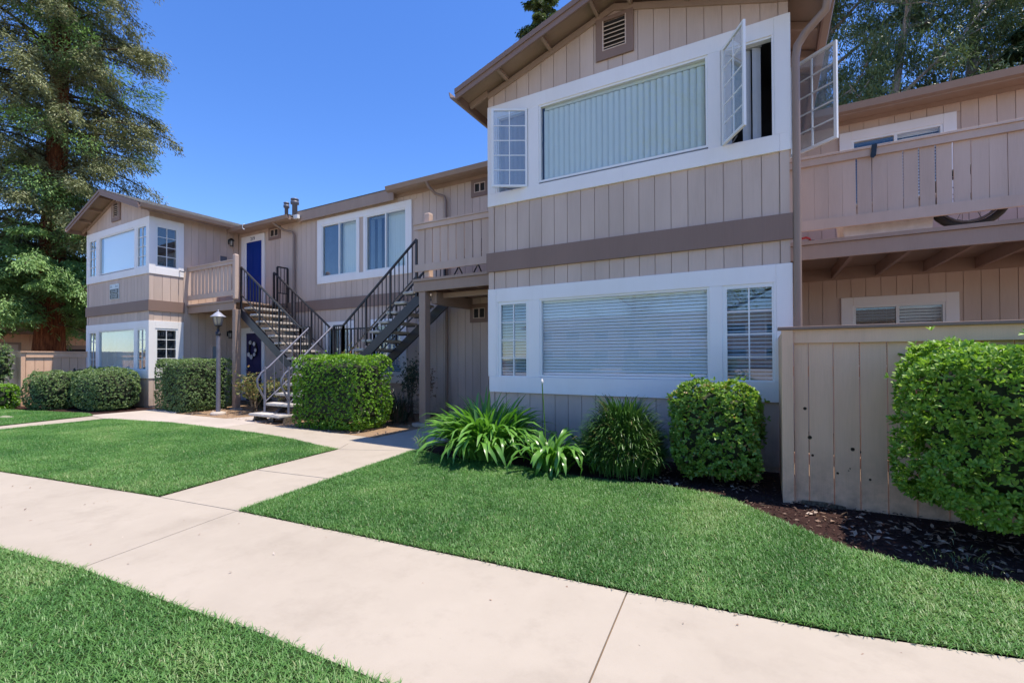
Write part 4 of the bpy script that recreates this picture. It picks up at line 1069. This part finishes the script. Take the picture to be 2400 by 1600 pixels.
MB().box(.89, 1.92, 7.6, 8.14, 3.341, 3.385).build('lid', binm, t, .01)
t = thing('hanging_strap', (1.22, 7.39, 3.9), 'black strap hung over the right balcony rail', 'strap')
MB().prism([(1.205, 7.372, 3.90), (1.235, 7.372, 3.885), (1.262, 7.372, 3.91), (1.278, 7.372, 4.062), (1.222, 7.372, 4.062)], (0, .005, 0)).build('front_end', plasticblack, t)
MB().box(1.222, 1.278, 7.377, 7.475, 4.058, 4.063).build('fold', plasticblack, t)
MB().box(1.222, 1.278, 7.476, 7.481, 3.75, 4.063).build('back_end', plasticblack, t)
t = thing('red_handle', (.52, 7.42, 2.91), 'small red tool handle on the right balcony edge by the downspout', 'tool')
MB().tube([(.45, 7.415, 2.955), (.50, 7.41, 2.962), (.54, 7.41, 2.945), (.555, 7.42, 2.92)], [.014,.016,.013,.008], 8).build('grip', redp, t); MB().tube([(.53, 7.42, 2.925), (.60, 7.45, 2.92)], .006, 6).build('shaft', plasticblack, t)
t = thing('patio_chair', (-5.2, 7.6, 2.9), 'black folding patio chair behind the near balcony boards', 'chair')
for sx in (-5.45, -4.98):
    MB().tube([(sx, 7.35, 2.9), (sx, 7.75, 3.42)], .014, 6).build('leg', plasticblack, t); MB().tube([(sx, 7.85, 2.9), (sx, 7.40, 3.40), (sx, 7.88, 3.85)][:2], .014, 6).build('leg', plasticblack, t)
    MB().tube([(sx, 7.70, 3.38), (sx, 7.92, 3.82)], .014, 6).build('back_post', plasticblack, t)
MB().box(-5.47, -4.96, 7.34, 7.78, 3.36, 3.385).build('seat', plasticblack, t); MB().prism([(-5.45, 7.76, 3.5), (-5.45, 7.9, 3.8), (-5.45, 7.912, 3.79), (-5.45, 7.772, 3.49)], (.47, 0, 0)).build('backrest', plasticblack, t)
t = thing('gutter_hook', (-13.55, 8.0, 5.3), 'white curved hook clipped to the gutter above the blue door', 'hook')
MB().tube([(-13.60, 7.995, 5.36), (-13.66, 7.985, 5.33), (-13.67, 7.985, 5.27), (-13.62, 7.985, 5.21), (-13.56, 7.985, 5.20)], .012, 6).build('wire', frame, t)

# ================================================================== BUILDING FAR LEFT
BL = thing('apartment_building', (-32, 9, 0), 'shaded brown apartment building behind the redwood at far left', 'building')
bw = MB(); cut = [(8.6, 9.85, .9, 2.05)]
bw.box(-33, -31, 2, 16, 0, 5.4); wl_ = bw.build('wall', fencep, BL)
y = 2.0
while y < 15.9:
    MB().box(-30.999, -30.985, y+.006, y+.27, .1, 5.3).build('siding_board', fencep, wl_); y += .28
MB().box(-31.0, -30.4, 2, 16, 2.55, 2.8).build('balcony_beam', fasciap, BL); MB().box(-30.5, -30.42, 2, 16, 2.95, 3.75).build('balcony_rail', fencep, BL)
MB().box(-34, -30.2, 1.5, 16.5, 5.4, 5.6).build('roof', shingle, BL)
w_ = MB(); w_.box(-30.984, -30.95, 9.0, 9.14, .75, 2.05); w_.box(-30.984, -30.95, 9.95, 10.09, .75, 2.05); w_.box(-30.984, -30.95, 9.14, 9.95, 1.86, 2.05); w_.box(-30.984, -30.95, 9.14, 9.95, .75, .9)
wn_ = w_.build('window', fasciap, BL); MB().box(-30.98, -30.97, 9.14, 9.95, .9, 1.86).build('pane', ventdark, wn_)
d_ = MB().box(-30.984, -30.94, 6.6, 7.6, .05, 2.15).build('door', fasciap, BL); MB().box(-30.939, -30.93, 6.7, 7.5, .1, 2.05).build('door_leaf', siding, d_)
# ================================================================== HEDGES AND SHRUBS
def rosettes(c, half, n, tipw, e=.28, lump=.10, zmin=None, flat_bottom=True, depth=.30, k=7, seed=0, spread=.9, inner=.5, updir=.35):
    """twig tips over (and inside) a lumpy rounded box; returns leaf bases, axes, normals"""
    r = np.random.default_rng(seed); half = np.array(half)
    ar = np.array([half[1]*half[2], half[0]*half[2], half[0]*half[1]]); fa = r.choice(3, n, p=ar/ar.sum())
    q = r.uniform(-1, 1, (n, 3)); q[np.arange(n), fa] = r.choice([-1., 1.], n); d = q
    pn = (np.sum(np.abs(d)**(2/e), axis=1, keepdims=True))**(e/2); p = d/pn  # superellipsoid shell
    area = 1
    lum = 1+lump*(vnoise(p[:,0]*2+p[:,2], p[:,1]*2+p[:,2]*1.7, 1.3, seed+1)-.5)*2
    dep = 1-depth*r.random(n)**2*(r.random(n) < inner)
    pos = np.array(c)+p*half*lum[:, None]*dep[:, None]
    nr = np.sign(d)*np.abs(p)**(2/e-1)/half; nr = norm(nr)
    nr[:, 2] += updir; nr = norm(nr+r.normal(size=(n, 3))*.5)
    return pos, nr
def rosette_leaves(pos, nr, k, L, Wd, seed, spread=(.55, 1.25)):
    r = np.random.default_rng(seed); n = len(pos)
    P = np.repeat(pos, k, 0); Nn = np.repeat(nr, k, 0)
    t = np.cross(Nn, r.normal(size=(n*k, 3))); t = norm(t)
    a = r.uniform(spread[0], spread[1], n*k)[:, None]
    ax = norm(Nn*np.cos(a)+t*np.sin(a)); up = norm(Nn*np.sin(a)-t*np.cos(a)+.2*r.normal(size=(n*k, 3)))
    up = np.where((np.sum(up*Nn, 1) < 0)[:, None], -up, up)
    l = L*r.uniform(.6, 1.15, n*k); w = Wd*r.uniform(.7, 1.15, n*k)
    return P-Nn*.01, ax, up, l, w
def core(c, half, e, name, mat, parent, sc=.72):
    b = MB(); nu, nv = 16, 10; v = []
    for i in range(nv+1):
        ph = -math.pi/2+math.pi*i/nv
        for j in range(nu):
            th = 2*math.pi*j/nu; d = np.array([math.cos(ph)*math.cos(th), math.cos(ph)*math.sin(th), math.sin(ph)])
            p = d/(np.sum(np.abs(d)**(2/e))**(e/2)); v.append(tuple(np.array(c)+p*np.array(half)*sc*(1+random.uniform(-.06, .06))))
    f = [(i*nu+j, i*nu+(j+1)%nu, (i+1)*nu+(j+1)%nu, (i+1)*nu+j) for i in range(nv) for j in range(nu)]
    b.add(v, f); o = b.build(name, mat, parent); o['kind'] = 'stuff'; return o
def stems(c, n, base_r, top, mat, parent, r0=.02, seed=0, lean=1.5):
    r = np.random.default_rng(seed)
    for i in range(n):
        a = r.uniform(0, 6.28); br = base_r*r.uniform(.2, 1); x, y = c[0]+br*math.cos(a), c[1]+br*math.sin(a); tx, ty = c[0]+br*lean*2*math.cos(a)+r.normal()*.06, c[1]+br*lean*2*math.sin(a)+r.normal()*.06
        pts = [(x, y, -.04), (x+(tx-x)*.25+r.normal()*.02, y+(ty-y)*.25+r.normal()*.02, top*.35), (x+(tx-x)*.6+r.normal()*.03, y+(ty-y)*.6, top*.7), (tx, ty, top)]
        MB().tube(pts, [r0, r0*.85, r0*.6, r0*.3], 6).build('stem', mat, parent)
def hedge(name, c, half, n, k, L, Wd, mat, label, cat, seed, e=.28, lump=.10, shape='oval', tint=(0, 1), group=None, stemn=6, coremat=None, updir=.65, depth=.3, twig=None, stem_r=.02, wisps=0, sc=.80, toptint=.25):
    h = thing(name, (c[0], c[1], 0), label, cat, group)
    pos, nr = rosettes(c, half, n, None, e, lump, seed=seed, updir=updir, depth=depth)
    if wisps:
        r = np.random.default_rng(seed+9); ii = r.choice(n, wisps); pos[ii] += nr[ii]*r.uniform(.03, .09, wisps)[:, None]+np.array([0, 0, .03])
    P, ax, up, l, w = rosette_leaves(pos, nr, k, L, Wd, seed+3)
    zz = (P[:, 2]-(c[2]-half[2]))/(2*half[2])
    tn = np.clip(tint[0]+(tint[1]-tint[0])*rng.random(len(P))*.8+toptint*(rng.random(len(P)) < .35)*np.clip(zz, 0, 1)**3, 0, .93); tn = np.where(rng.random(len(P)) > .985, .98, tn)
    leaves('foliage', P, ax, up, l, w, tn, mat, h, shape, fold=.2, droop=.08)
    core(c, half, e, 'shade_core', twig or innerm, h, sc)  # solid dark core, its colour standing in for the hedge's inner shade
    stems((c[0], c[1]), stemn, min(half[0], half[1])*.3, c[2], stemm, h, stem_r, seed)
    return h
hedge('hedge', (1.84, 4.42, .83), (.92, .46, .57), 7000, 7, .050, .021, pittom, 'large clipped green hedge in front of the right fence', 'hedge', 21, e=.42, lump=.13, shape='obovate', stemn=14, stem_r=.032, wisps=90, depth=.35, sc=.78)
hedge('shrub', (-.47, 5.38, .565), (.41, .36, .47), 2100, 7, .05, .028, squarem, 'squarish glossy shrub under the right casement beside the fence', 'shrub', 33, e=.40, lump=.12, shape='obovate', stemn=7, stem_r=.012, wisps=30)
hedge('hedge', (-7.27, 6.18, .69), (.94, .46, .68), 5200, 7, .045, .022, brighthedge, 'bright green boxy hedge in front of the staircase', 'hedge', 41, e=.22, lump=.06, stemn=8, wisps=40)
hedge('hedge', (-13.3, 6.50, .66), (.78, .62, .66), 6000, 7, .042, .023, hedgem, 'square clipped hedge beside the lamp post', 'hedge', 51, e=.22, lump=.06, stemn=8, tint=(.0, .9), wisps=30)
hedge('shrub', (-15.55, 5.40, .54), (1.05, .56, .56), 5200, 7, .042, .023, hedgem, 'wide rounded shrub mound below the far bay window', 'shrub', 61, e=.62, lump=.10, stemn=7, wisps=30)
hedge('shrub', (-16.98, 4.78, .50), (.62, .50, .50), 3000, 7, .042, .023, hedgem, 'smaller rounded shrub mound nearest the left fence corner', 'shrub', 71, e=.6, lump=.10, stemn=6, wisps=30)
hedge('shrub', (-17.35, 5.62, .55), (.55, .3, .52), 700, 7, .06, .028, darkleaf, 'dark low shrub in shade against the left fence', 'shrub', 75, e=.6, lump=.15, stemn=4)
hedge('shrub', (-18.35, 3.98, .33), (.62, .42, .34), 1100, 7, .06, .028, brighthedge, 'bright round shrub cut by the left photo edge', 'shrub', 81, e=.6, lump=.12, stemn=5)
hedge('shrub', (-19.1, 4.22, 1.2), (.35, .25, .55), 330, 6, .09, .03, hedgem, 'tall leafy shrub at the left edge before the fence', 'shrub', 85, e=.8, lump=.3, stemn=4)

def loose_shrub(name, c, r, h, n, k, L, Wd, mat, label, seed, stemn=8, squash=.6, stemr=.01):
    t = thing(name, (c[0], c[1], 0), label, 'shrub'); rr = np.random.default_rng(seed)
    tips = []
    for i in range(stemn):
        a = rr.uniform(0, 6.28); d = r*rr.uniform(.3, 1); top = h*rr.uniform(.65, 1)
        p = [(c[0]+rr.normal()*.04, c[1]+rr.normal()*.04, -.03), (c[0]+d*.4*math.cos(a), c[1]+d*.4*math.sin(a)*squash, top*.5), (c[0]+d*math.cos(a), c[1]+d*math.sin(a)*squash, top)]
        MB().tube(p, [stemr, stemr*.7, stemr*.35], 5).build('stem', stemm, t); tips.append((np.array(p[1]), np.array(p[2])))
    pos = []
    for i in range(n):
        a, b_ = tips[rr.integers(len(tips))]; q = rr.random()**.6; pos.append(a+(b_-a)*q+rr.normal(size=3)*np.array([.11, .09, .09]))
    pos = np.array(pos); nr = norm(rr.normal(size=(n, 3))*.6+np.array([0, 0, .8]))
    P, ax, up, l, w = rosette_leaves(pos, nr, k, L, Wd, seed+5, (.5, 1.5))
    leaves('foliage', P, ax, up, l, w, rr.random(len(P)), mat, t, 'oval', .2, .1)
    return t
loose_shrub('shrub', (-11.05, 6.75, 0), .75, .98, 360, 6, .06, .03, autumn, 'sparse reddish-tipped shrub beside the foot of the stairs', 5, 12, stemr=.014)
loose_shrub('shrub', (-10.25, 6.95, 0), .6, 1.05, 330, 6, .06, .028, autumn, 'leggy shrub behind the lower stair rail', 6, 11, stemr=.014)
loose_shrub('shrub', (-9.6, 7.75, 0), .7, .85, 260, 6, .065, .03, hedgem, 'green shrub in the shade beneath the stair landing', 7, 8)
loose_shrub('shrub', (-8.05, 7.1, 0), .42, 1.62, 170, 6, .06, .03, autumn, 'pale twiggy shrub rising behind the boxy hedge', 13, 8)
loose_shrub('shrub', (-11.7, 7.3, 0), .6, .5, 320, 6, .06, .03, darkleaf, 'low dark groundcover shrub under the upper stair flight', 8, 9)
loose_shrub('shrub', (-6.72, 7.55, 0), .36, 1.30, 420, 6, .05, .02, darkleaf, 'dark upright shrub in shade left of the porch pillar', 9, 10)
loose_shrub('shrub', (-6.35, 7.6, 0), .28, 1.15, 120, 5, .05, .018, deadm, 'dry brown twiggy shrub touching the porch pillar', 10, 9)

# ---- strap leaved plants: every broad leaf is its own object ----------------
def strap_mesh(L, Wd, arch, seed, name='leaf', mat=None, fold=.18, segs=7):
    r = np.random.default_rng(seed); v = []; f = []; tn = []
    x = z = 0.; a = rad(82)-r.uniform(0, .08); da = arch/segs
    for i in range(segs+1):
        q = i/segs; w = Wd/2*(.55+.45*min(1, q*4))*(1-max(0, (q-.6)/.4)**3.0) if i < segs else .002
        v += [(x, -w, z+w*fold), (x, 0, z), (x, w, z+w*fold)]
        x += L/segs*math.cos(a); z += L/segs*math.sin(a); a -= da*(.35+1.5*q)
    for i in range(segs):
        for j in (0, 1): f.append((3*i+j, 3*i+j+1, 3*i+4+j, 3*i+3+j))
    me = bpy.data.meshes.new(name); me.from_pydata(v, [], f); me.materials.append(mat)
    me.polygons.foreach_set('use_smooth', [True]*len(f))
    at = me.attributes.new('tint', 'FLOAT', 'POINT'); base = r.random()*.8
    at.data.foreach_set('value', [min(.95, max(0, base+.12*(1 if i % 3 == 1 else -.3))) for i in range(len(v))]); me.update(); return me
def agapanthus(c, n, L, Wd, label, seed, rad_base, arches=(1.1, 3.0), oval=(1, 1), hole=0):
    t = thing('agapanthus', (c[0], c[1], 0), label, 'plant'); r = np.random.default_rng(seed)
    ms = [strap_mesh(L, Wd*(.85+.3*r.random()), ar, seed+i, 'leaf', agam) for i, ar in enumerate(np.linspace(arches[0], arches[1], 14))]
    for i in range(n):
        a = r.uniform(0, 6.283); q = r.random()**.5; br = rad_base*q
        k = int(np.clip(q*11+r.normal()*2.2, 0, 13))
        o = put('leaf', ms[k], t); o.location = (br*math.cos(a)*oval[0], br*math.sin(a)*oval[1], -.01)
        s = r.uniform(.7, 1.12); o.scale = (s, s*r.uniform(.8, 1.15), s*r.uniform(.85, 1.1))
        o.rotation_euler = (r.normal()*.22, r.normal()*.20, a+r.normal()*.5)
    return t
AG1 = agapanthus((-3.30, 5.20), 540, .85, .046, 'large agapanthus clump with broad arching leaves at the near bay corner', 3, .36, (.5, 3.5), (1.15, .8))
AG2 = agapanthus((-2.25, 4.98), 120, .66, .052, 'small agapanthus with drooping leaves and one tall flower bud', 14, .17, (1.9, 4.1), (1.3, .8))
AG3 = agapanthus((-2.0, 5.72), 34, .5, .045, 'shaded dark strap-leaved plant against the wall under the window', 24, .16, (1.3, 3.0), (1.3, .7))
MB().tube([(-2.33, 5.02, 0), (-2.34, 5.02, .5), (-2.37, 5.01, 1.02)], [.009, .008, .007], 6).build('flower_stalk', squarem, AG2)
MB().lathe((-2.37, 5.01, 1.01), [(.007, 0), (.017, .015), (.018, .035), (.010, .055), (.002, .066)], 8).build('flower_bud', wreathw, AG2)
# dark dense strap clump
def clump(c, n, L, Wd, mat, label, seed, rb, top_n, dead=0, up=1.0, cat='plant', oval=(1, .8), name='grass_clump', dome=0):
    t = thing(name, (c[0], c[1], 0), label, cat); r = np.random.default_rng(seed)
    ms = [strap_mesh(L, Wd, ar, seed+i, 'tuft', mat, .3, 6) for i, ar in enumerate(np.linspace(.9, 3.4, 10))]
    V = []; Fc = []; T = []; base = 0
    cache = [(np.array([v.co[:] for v in m.vertices]), np.array([p.vertices[:] for p in m.polygons])) for m in ms]
    for i in range(n):
        a = r.uniform(0, 6.283); q = r.random()**.5; br = rb*q; k = int(np.clip(q*8+r.normal()*1.6, 0, 9))
        if dome and i >= top_n: k = int(np.clip(5+r.normal()*2.2, 2, 9))
        if i < top_n: k = int(r.integers(0, 2)); br = rb*.5*q
        vv, ff = cache[k]; s = r.uniform(.65, 1.08)*(1.25 if dome and i < top_n else 1); aa = a+r.normal()*.5; ca, sa = math.cos(aa), math.sin(aa)
        p = vv*np.array([s, s, s*up]); p = np.column_stack([p[:,0]*ca-p[:,1]*sa, p[:,0]*sa+p[:,1]*ca, p[:,2]])
        zoff = (r.uniform(0, .32)*(1-q*.6) if i >= top_n else .1) if not dome else (dome*(1-q*q)**.5*r.uniform(.15, 1) if i >= top_n else dome*.75)
        V.append(p+np.array([br*math.cos(a)*oval[0], br*math.sin(a)*oval[1], zoff-.02])); Fc.append(ff+base); base += len(vv)
        T += [min(.9, r.random()*.9) if r.random() > dead else .97]*len(vv)
    me = bpy.data.meshes.new('foliage'); me.from_pydata(np.vstack(V).tolist(), [], np.vstack(Fc).tolist()); me.materials.append(mat)
    at = me.attributes.new('tint', 'FLOAT', 'POINT'); at.data.foreach_set('value', T); me.polygons.foreach_set('use_smooth', [True]*len(me.polygons))
    o = put('foliage', me, t); o['kind'] = 'stuff'
    for m in ms: bpy.data.meshes.remove(m)
    return t
clump((-1.44, 5.22), 4200, .36, .012, clumpm, 'dense dark round clump of narrow strap leaves below the big lower window', 44, .40, 170, .05, 1.05, dome=.64)
clump((-6.62, 7.05), 420, .6, .013, darkleaf, 'shaggy dark strap-leaved clump beside the porch pillar footing', 54, .22, 20, .35)
clump((-4.36, 5.16), 90, .14, .006, grassm, 'small weedy grass tuft at the corner of the entry path', 64, .10, 10, .4, cat='weed')
clump((1.05, 3.80), 70, .05, .005, darkleaf, 'dark green grass patch creeping into the right mulch bed', 66, .16, 15, .0, cat='weed', oval=(1.3, .35))

# ================================================================== TREES
def limb_pts(a, b, sag, n=6):
    a, b = np.array(a), np.array(b); return [a+(b-a)*q+np.array([0, 0, sag*4*q*(1-q)]) for q in np.linspace(0, 1, n)]
def conifer(c, H, R0, zlow, mat_hi, mat_lo, label, seed, dens=1.0, trunk_r=.55, bark=redbark, taper=1.0, low_to=7.5, droop=.35, spray_l=.15, spray_w=.035, nb_scale=1.0, shape_pow=.75, fan=.5, name='redwood_tree', lean=(0, 0), skirt=0, puffs=0, vs=.05):
    t = thing(name, (c[0], c[1], 0), label, 'tree'); r = np.random.default_rng(seed)
    tr = MB(); zs = np.linspace(-.2, H, 12)
    tp = lambda z: (c[0]+lean[0]*z, c[1]+lean[1]*z, z)
    tr.tube([tp(z) for z in zs], [trunk_r*(1.25 if z < .5 else 1)*(1-.93*(max(z, 0)/H)**.95)+.02 for z in zs], 14); tr.build('trunk', bark, t)
    nb = int(58*nb_scale*H/22)
    LP, LA, LN, LL, LW, LT_ = [], [], [], [], [], []
    lows = [[], [], [], [], [], []]; his = [[], [], [], [], [], []]
    bm = MB()
    for i in range(nb):
        f = (i+r.random())/nb; z = zlow+(H-zlow)*f**1.05; a = i*2.399+r.normal()*.35
        L = R0*(1-((z-zlow*.6)/(H-zlow*.6))**1.35)**shape_pow*r.uniform(.72, 1.12)
        L = max(L, .5)
        o0 = np.array(tp(z)); dirh = np.array([math.cos(a), math.sin(a), 0])
        end = o0+dirh*L+np.array([0, 0, -droop*L*r.uniform(-.6, 1.7)+.1])
        pts = [o0+(end-o0)*q+np.array([0, 0, .10*L*math.sin(q*3.0)]) for q in np.linspace(0, 1, 6)]
        bm.tube(pts, [.05*(1-.8*q)*(L/4+.4) for q in np.linspace(0, 1, 6)], 5)
        ns = int(13*L*dens)
        dst = lows if z < low_to else his
        for j in range(ns):
            q = r.uniform(.06, 1)**.9; k = min(4, int(q*5)); p = pts[k]+(pts[k+1]-pts[k])*(q*5-k)
            side = np.cross(dirh, [0, 0, 1])*r.choice([-1, 1]); ln = (.35+.55*r.random())*(1.15-.5*q)*min(1, L/2.5)+.1
            sd = side*fan+dirh*r.uniform(.1, .9)+np.array([0, 0, -.25-.35*r.random()]); sd /= np.linalg.norm(sd)
            m = int(24*dens**.5)
            u = r.random(m); pp = p+sd*(u*ln)[:, None]+r.normal(size=(m, 3))*np.array([.07, .07, vs])
            lat = np.cross(sd, [0, 0, 1]); lat /= np.linalg.norm(lat)
            ax = sd*.7+lat*r.choice([-1, 1], m)[:, None]*r.uniform(.3, 1, m)[:, None]+np.column_stack([np.zeros(m), np.zeros(m), -r.uniform(0, .6, m)])+r.normal(size=(m, 3))*.15
            dst[0].append(pp); dst[1].append(ax); dst[2].append(np.tile([0, 0, 1.], (m, 1))+r.normal(size=(m, 3))*.45); dst[3].append(spray_l*r.uniform(.6, 1.4, m)); dst[4].append(spray_w*r.uniform(.7, 1.4, m)); tt = r.random()*.5
            dst[5].append(np.clip(tt+r.random(m)*.45, 0, .93))
    for i in range(puffs):
        z = r.uniform(6.5, H*.72); a = -.35+r.normal()*.8; rad_ = R0*r.uniform(.25, .72)
        p0 = np.array(tp(z))+np.array([math.cos(a)*rad_, math.sin(a)*rad_, 0]); sz = r.uniform(.45, .95); m = int(520*sz*sz)
        d = unit(m); pp = p0+d*np.array([sz, sz, sz*.55])*(r.random(m)**.4)[:, None]
        ax = d*.5+np.array([math.cos(a)*.7, math.sin(a)*.7, -.35])+r.normal(size=(m, 3))*.35
        lows[0].append(pp); lows[1].append(ax); lows[2].append(np.tile([0, 0, 1.], (m, 1))+r.normal(size=(m, 3))*.5); lows[3].append(.17*r.uniform(.6, 1.4, m)); lows[4].append(.042*r.uniform(.7, 1.4, m)); lows[5].append(np.clip(r.random()*.4+r.random(m)*.5, 0, .93))
    for i in range(skirt):
        z = r.uniform(2.9, 7.2); a = r.uniform(0, 6.283); o0 = np.array(tp(z)); dirh = np.array([math.cos(a), math.sin(a), 0]); L = r.uniform(1.2, 3.0)*(1.1 if dirh[0] > 0 else .9)
        e2 = o0+dirh*L+np.array([0, 0, -.25*L]); bm.tube([o0, (o0+e2)/2+np.array([0,0,.1]), e2], [.035, .02, .01], 5)
        for j in range(int(9*L)):
            q = r.uniform(.35, 1)**.6; p = o0+(e2-o0)*q; side = np.cross(dirh, [0, 0, 1])*r.choice([-1, 1]); sd = norm((side*.6+dirh*r.uniform(.2, 1)+np.array([0, 0, -.3]))[None])[0]; m = 34
            u = r.random(m)*(.25+.4*r.random()); pp = p+sd*u[:, None]+r.normal(size=(m, 3))*.06; lat = np.cross(sd, [0, 0, 1]); lat /= np.linalg.norm(lat)
            ax = sd*.7+lat*r.choice([-1, 1], m)[:, None]*r.uniform(.3, 1, m)[:, None]+np.column_stack([np.zeros(m), np.zeros(m), -r.uniform(0, .7, m)])+r.normal(size=(m, 3))*.15
            lows[0].append(pp); lows[1].append(ax); lows[2].append(np.tile([0, 0, 1.], (m, 1))+r.normal(size=(m, 3))*.45); lows[3].append(.15*r.uniform(.6, 1.4, m)); lows[4].append(.045*r.uniform(.7, 1.4, m)); tt = r.random()*.45; lows[5].append(np.clip(tt+r.random(m)*.5, 0, .93))
    bo = bm.build('branches', bark if bark is not redbark else twigm, t); bo['kind'] = 'stuff'
    for dst, mt in ((his, mat_hi), (lows, mat_lo)):
        if dst[0]: leaves('crown', np.vstack(dst[0]), np.vstack(dst[1]), np.vstack(dst[2]), np.concatenate(dst[3]), np.concatenate(dst[4]), np.concatenate(dst[5]), mt, t, 'quad', .12, .15)
    return t
conifer((-27.6, 7.6), 30, 4.7, 3.0, redwoodm, redwoodlow, 'tall redwood with drooping green boughs at the left edge', 101, dens=1.05, nb_scale=3.7, spray_l=.15, spray_w=.042, trunk_r=.52, droop=.22, shape_pow=.55, low_to=6.0, lean=(.028, .016), skirt=95, puffs=46, vs=.14)
conifer((-12.9, 27.5), 31, 3.1, 9, eucm, eucm, 'slim tree top showing above the near gable roof', 103, dens=1.3, nb_scale=1.6, trunk_r=.28, bark=eucbark, droop=.15, spray_l=.22, spray_w=.08, name='slender_tree')
conifer((8.2, 20.8), 13.5, 3.6, 3.5, conm, conm, 'dark dense conifer beyond the roof at the right edge', 105, dens=1.5, nb_scale=1.7, trunk_r=.35, bark=twigm, name='conifer_tree', spray_l=.22, spray_w=.06)

def eucalyptus(c, H, label, seed, trunk_r=.3, lean=(.05, 0), R=3.6, zc=8, nl=11000, leafL=.21, leafW=.042, hang=.8, mat=eucm, bark=eucbark, nlimb=16, name='eucalyptus_tree', shape='quad'):
    t = thing(name, (c[0], c[1], 0), label, 'tree', 'eucalyptus trees behind the right roof' if name == 'eucalyptus_tree' else None); r = np.random.default_rng(seed)
    def axis(z): return np.array([c[0]+lean[0]*z+.35*math.sin(z*.35+seed), c[1]+lean[1]*z+.25*math.cos(z*.3+seed), z])
    zs = np.linspace(-.2, H*.95, 14)
    MB().tube([axis(z) for z in zs], [trunk_r*(1-.85*(max(0, z)/H)) for z in zs], 10).build('trunk', bark, t)
    bm = MB(); P, A, Nn, T = [], [], [], []
    ends = []
    for i in range(nlimb):
        z0 = zc*.75+(H*.92-zc*.75)*(i+.5)/nlimb; a = i*2.4+r.normal()*.4; L = R*r.uniform(.6, 1.05)*(1-.45*((z0-zc*.75)/(H-zc*.75))**2)
        o0 = axis(z0); e = o0+np.array([math.cos(a)*L, math.sin(a)*L, L*r.uniform(.25, .9)])
        pts = limb_pts(o0, e, -.25*L*.2, 6); bm.tube(pts, [trunk_r*.32*(1-.8*q) for q in np.linspace(0, 1, 6)], 6)
        for j in range(9):
            q = r.uniform(.15, 1); k = min(4, int(q*5)); p0 = pts[k]+(pts[k+1]-pts[k])*(q*5-k)
            d = r.normal(size=3)*np.array([1, 1, .6]); d /= np.linalg.norm(d); e2 = p0+d*L*r.uniform(.25, .55)
            bm.tube([p0, (p0+e2)/2+np.array([0, 0, .08]), e2], [.03, .02, .008], 5); ends.append(e2)
    for i in range(6): ends.append(axis(H*.95)+r.normal(size=3)*.6)
    bo = bm.build('limbs', bark, t); bo['kind'] = 'stuff'
    per = nl//len(ends)
    for e in ends:
        m = int(per*r.uniform(.5, 1.5)); s = R*.09*r.uniform(.6, 1.4)
        p = e+r.normal(size=(m, 3))*np.array([s, s, s*.85]); a = r.normal(size=(m, 3))*.55; a[:, 2] -= hang
        P.append(p); A.append(a); Nn.append(r.normal(size=(m, 3))); T.append(np.clip(r.random()*.45+r.random(m)*.5, 0, .95))
    P = np.vstack(P); n = len(P)
    leaves('crown', P, np.vstack(A), np.vstack(Nn), leafL*r.uniform(.6, 1.3, n), leafW*r.uniform(.7, 1.3, n), np.concatenate(T), mat, t, shape, .15, .1)
    return t
eucalyptus((2.6, 24), 22, 'eucalyptus with a leaning pale limb at the near roof corner', 7, .26, (.0, .02), 3.4, 9, 46000)
eucalyptus((4.3, 22.5), 23, 'eucalyptus with a straight grey trunk in the middle of the grove', 8, .24, (.03, 0), 3.4, 8, 46000)
eucalyptus((6.9, 23.5), 24, 'eucalyptus with a thick pale trunk right of the grove gap', 9, .3, (-.01, 0), 3.6, 8, 46000)
eucalyptus((9.3, 26), 21, 'eucalyptus at the right end of the grove beside the dark conifer', 10, .26, (.02, 0), 3.6, 7, 40000)
# trees across the courtyard, seen only as reflections in the windows
eucalyptus((-11, -30), 13, 'broad green shade tree across the lawn reflected in the bay windows', 31, .3, (.02, 0), 4.2, 4, 9000, .16, .09, .2, hedgem, twigm, 14, 'shade_tree')
eucalyptus((-2.2, -11.5), 16, 'broad green shade tree across the lawn on the right side', 32, .3, (0, 0), 4.5, 4, 9000, .16, .09, .2, hedgem, twigm, 14, 'shade_tree')
eucalyptus((-30, -20), 11, 'broad green shade tree across the lawn on the left side', 34, .3, (0, 0), 4.5, 4, 8000, .16, .09, .2, hedgem, twigm, 14, 'shade_tree')

# the other side of the courtyard, seen only as reflections
fl = flat('bounce_driveway', [(-60,-45),(60,-45),(60,-3.2),(-60,-3.2)], -.01, padm)  # unseen pale paving, added to bounce warm sunlight onto the facade
OB = thing('apartment_building', (-4, -46, 0), 'two-storey tan apartment building facing across the courtyard behind the camera', 'building')
ow = MB().box(-30, 22, -52, -46, 0, 5.5).build('wall', siding, OB)
for x in range(-28, 20, 4):
    for z in (.9, 3.6):
        f = MB().box(x, x+2.2, -45.998, -45.96, z, z+1.5).build('window', trim, OB); MB().box(x+.15, x+2.05, -45.959, -45.955, z+.15, z+1.35).build('pane', ventdark, f)
MB().prism([(-30.5, -45.4, 5.4), (-30.5, -53, 5.4), (-30.5, -49.2, 7)], (53, 0, 0)).build('roof', shingle, OB)
for i, (cx, lab) in enumerate(((-17, 'long low hedge across the lawn on the left, facing the far bay'), (-6, 'long low hedge across the lawn facing the staircase'), (5, 'long low hedge across the lawn facing the near bay'))):
    hedge('hedge', (cx, -26, .6), (4.5, .6, .6), 1500, 6, .16, .08, hedgem, lab, 'hedge', 200+i, e=.25, lump=.08, stemn=4)
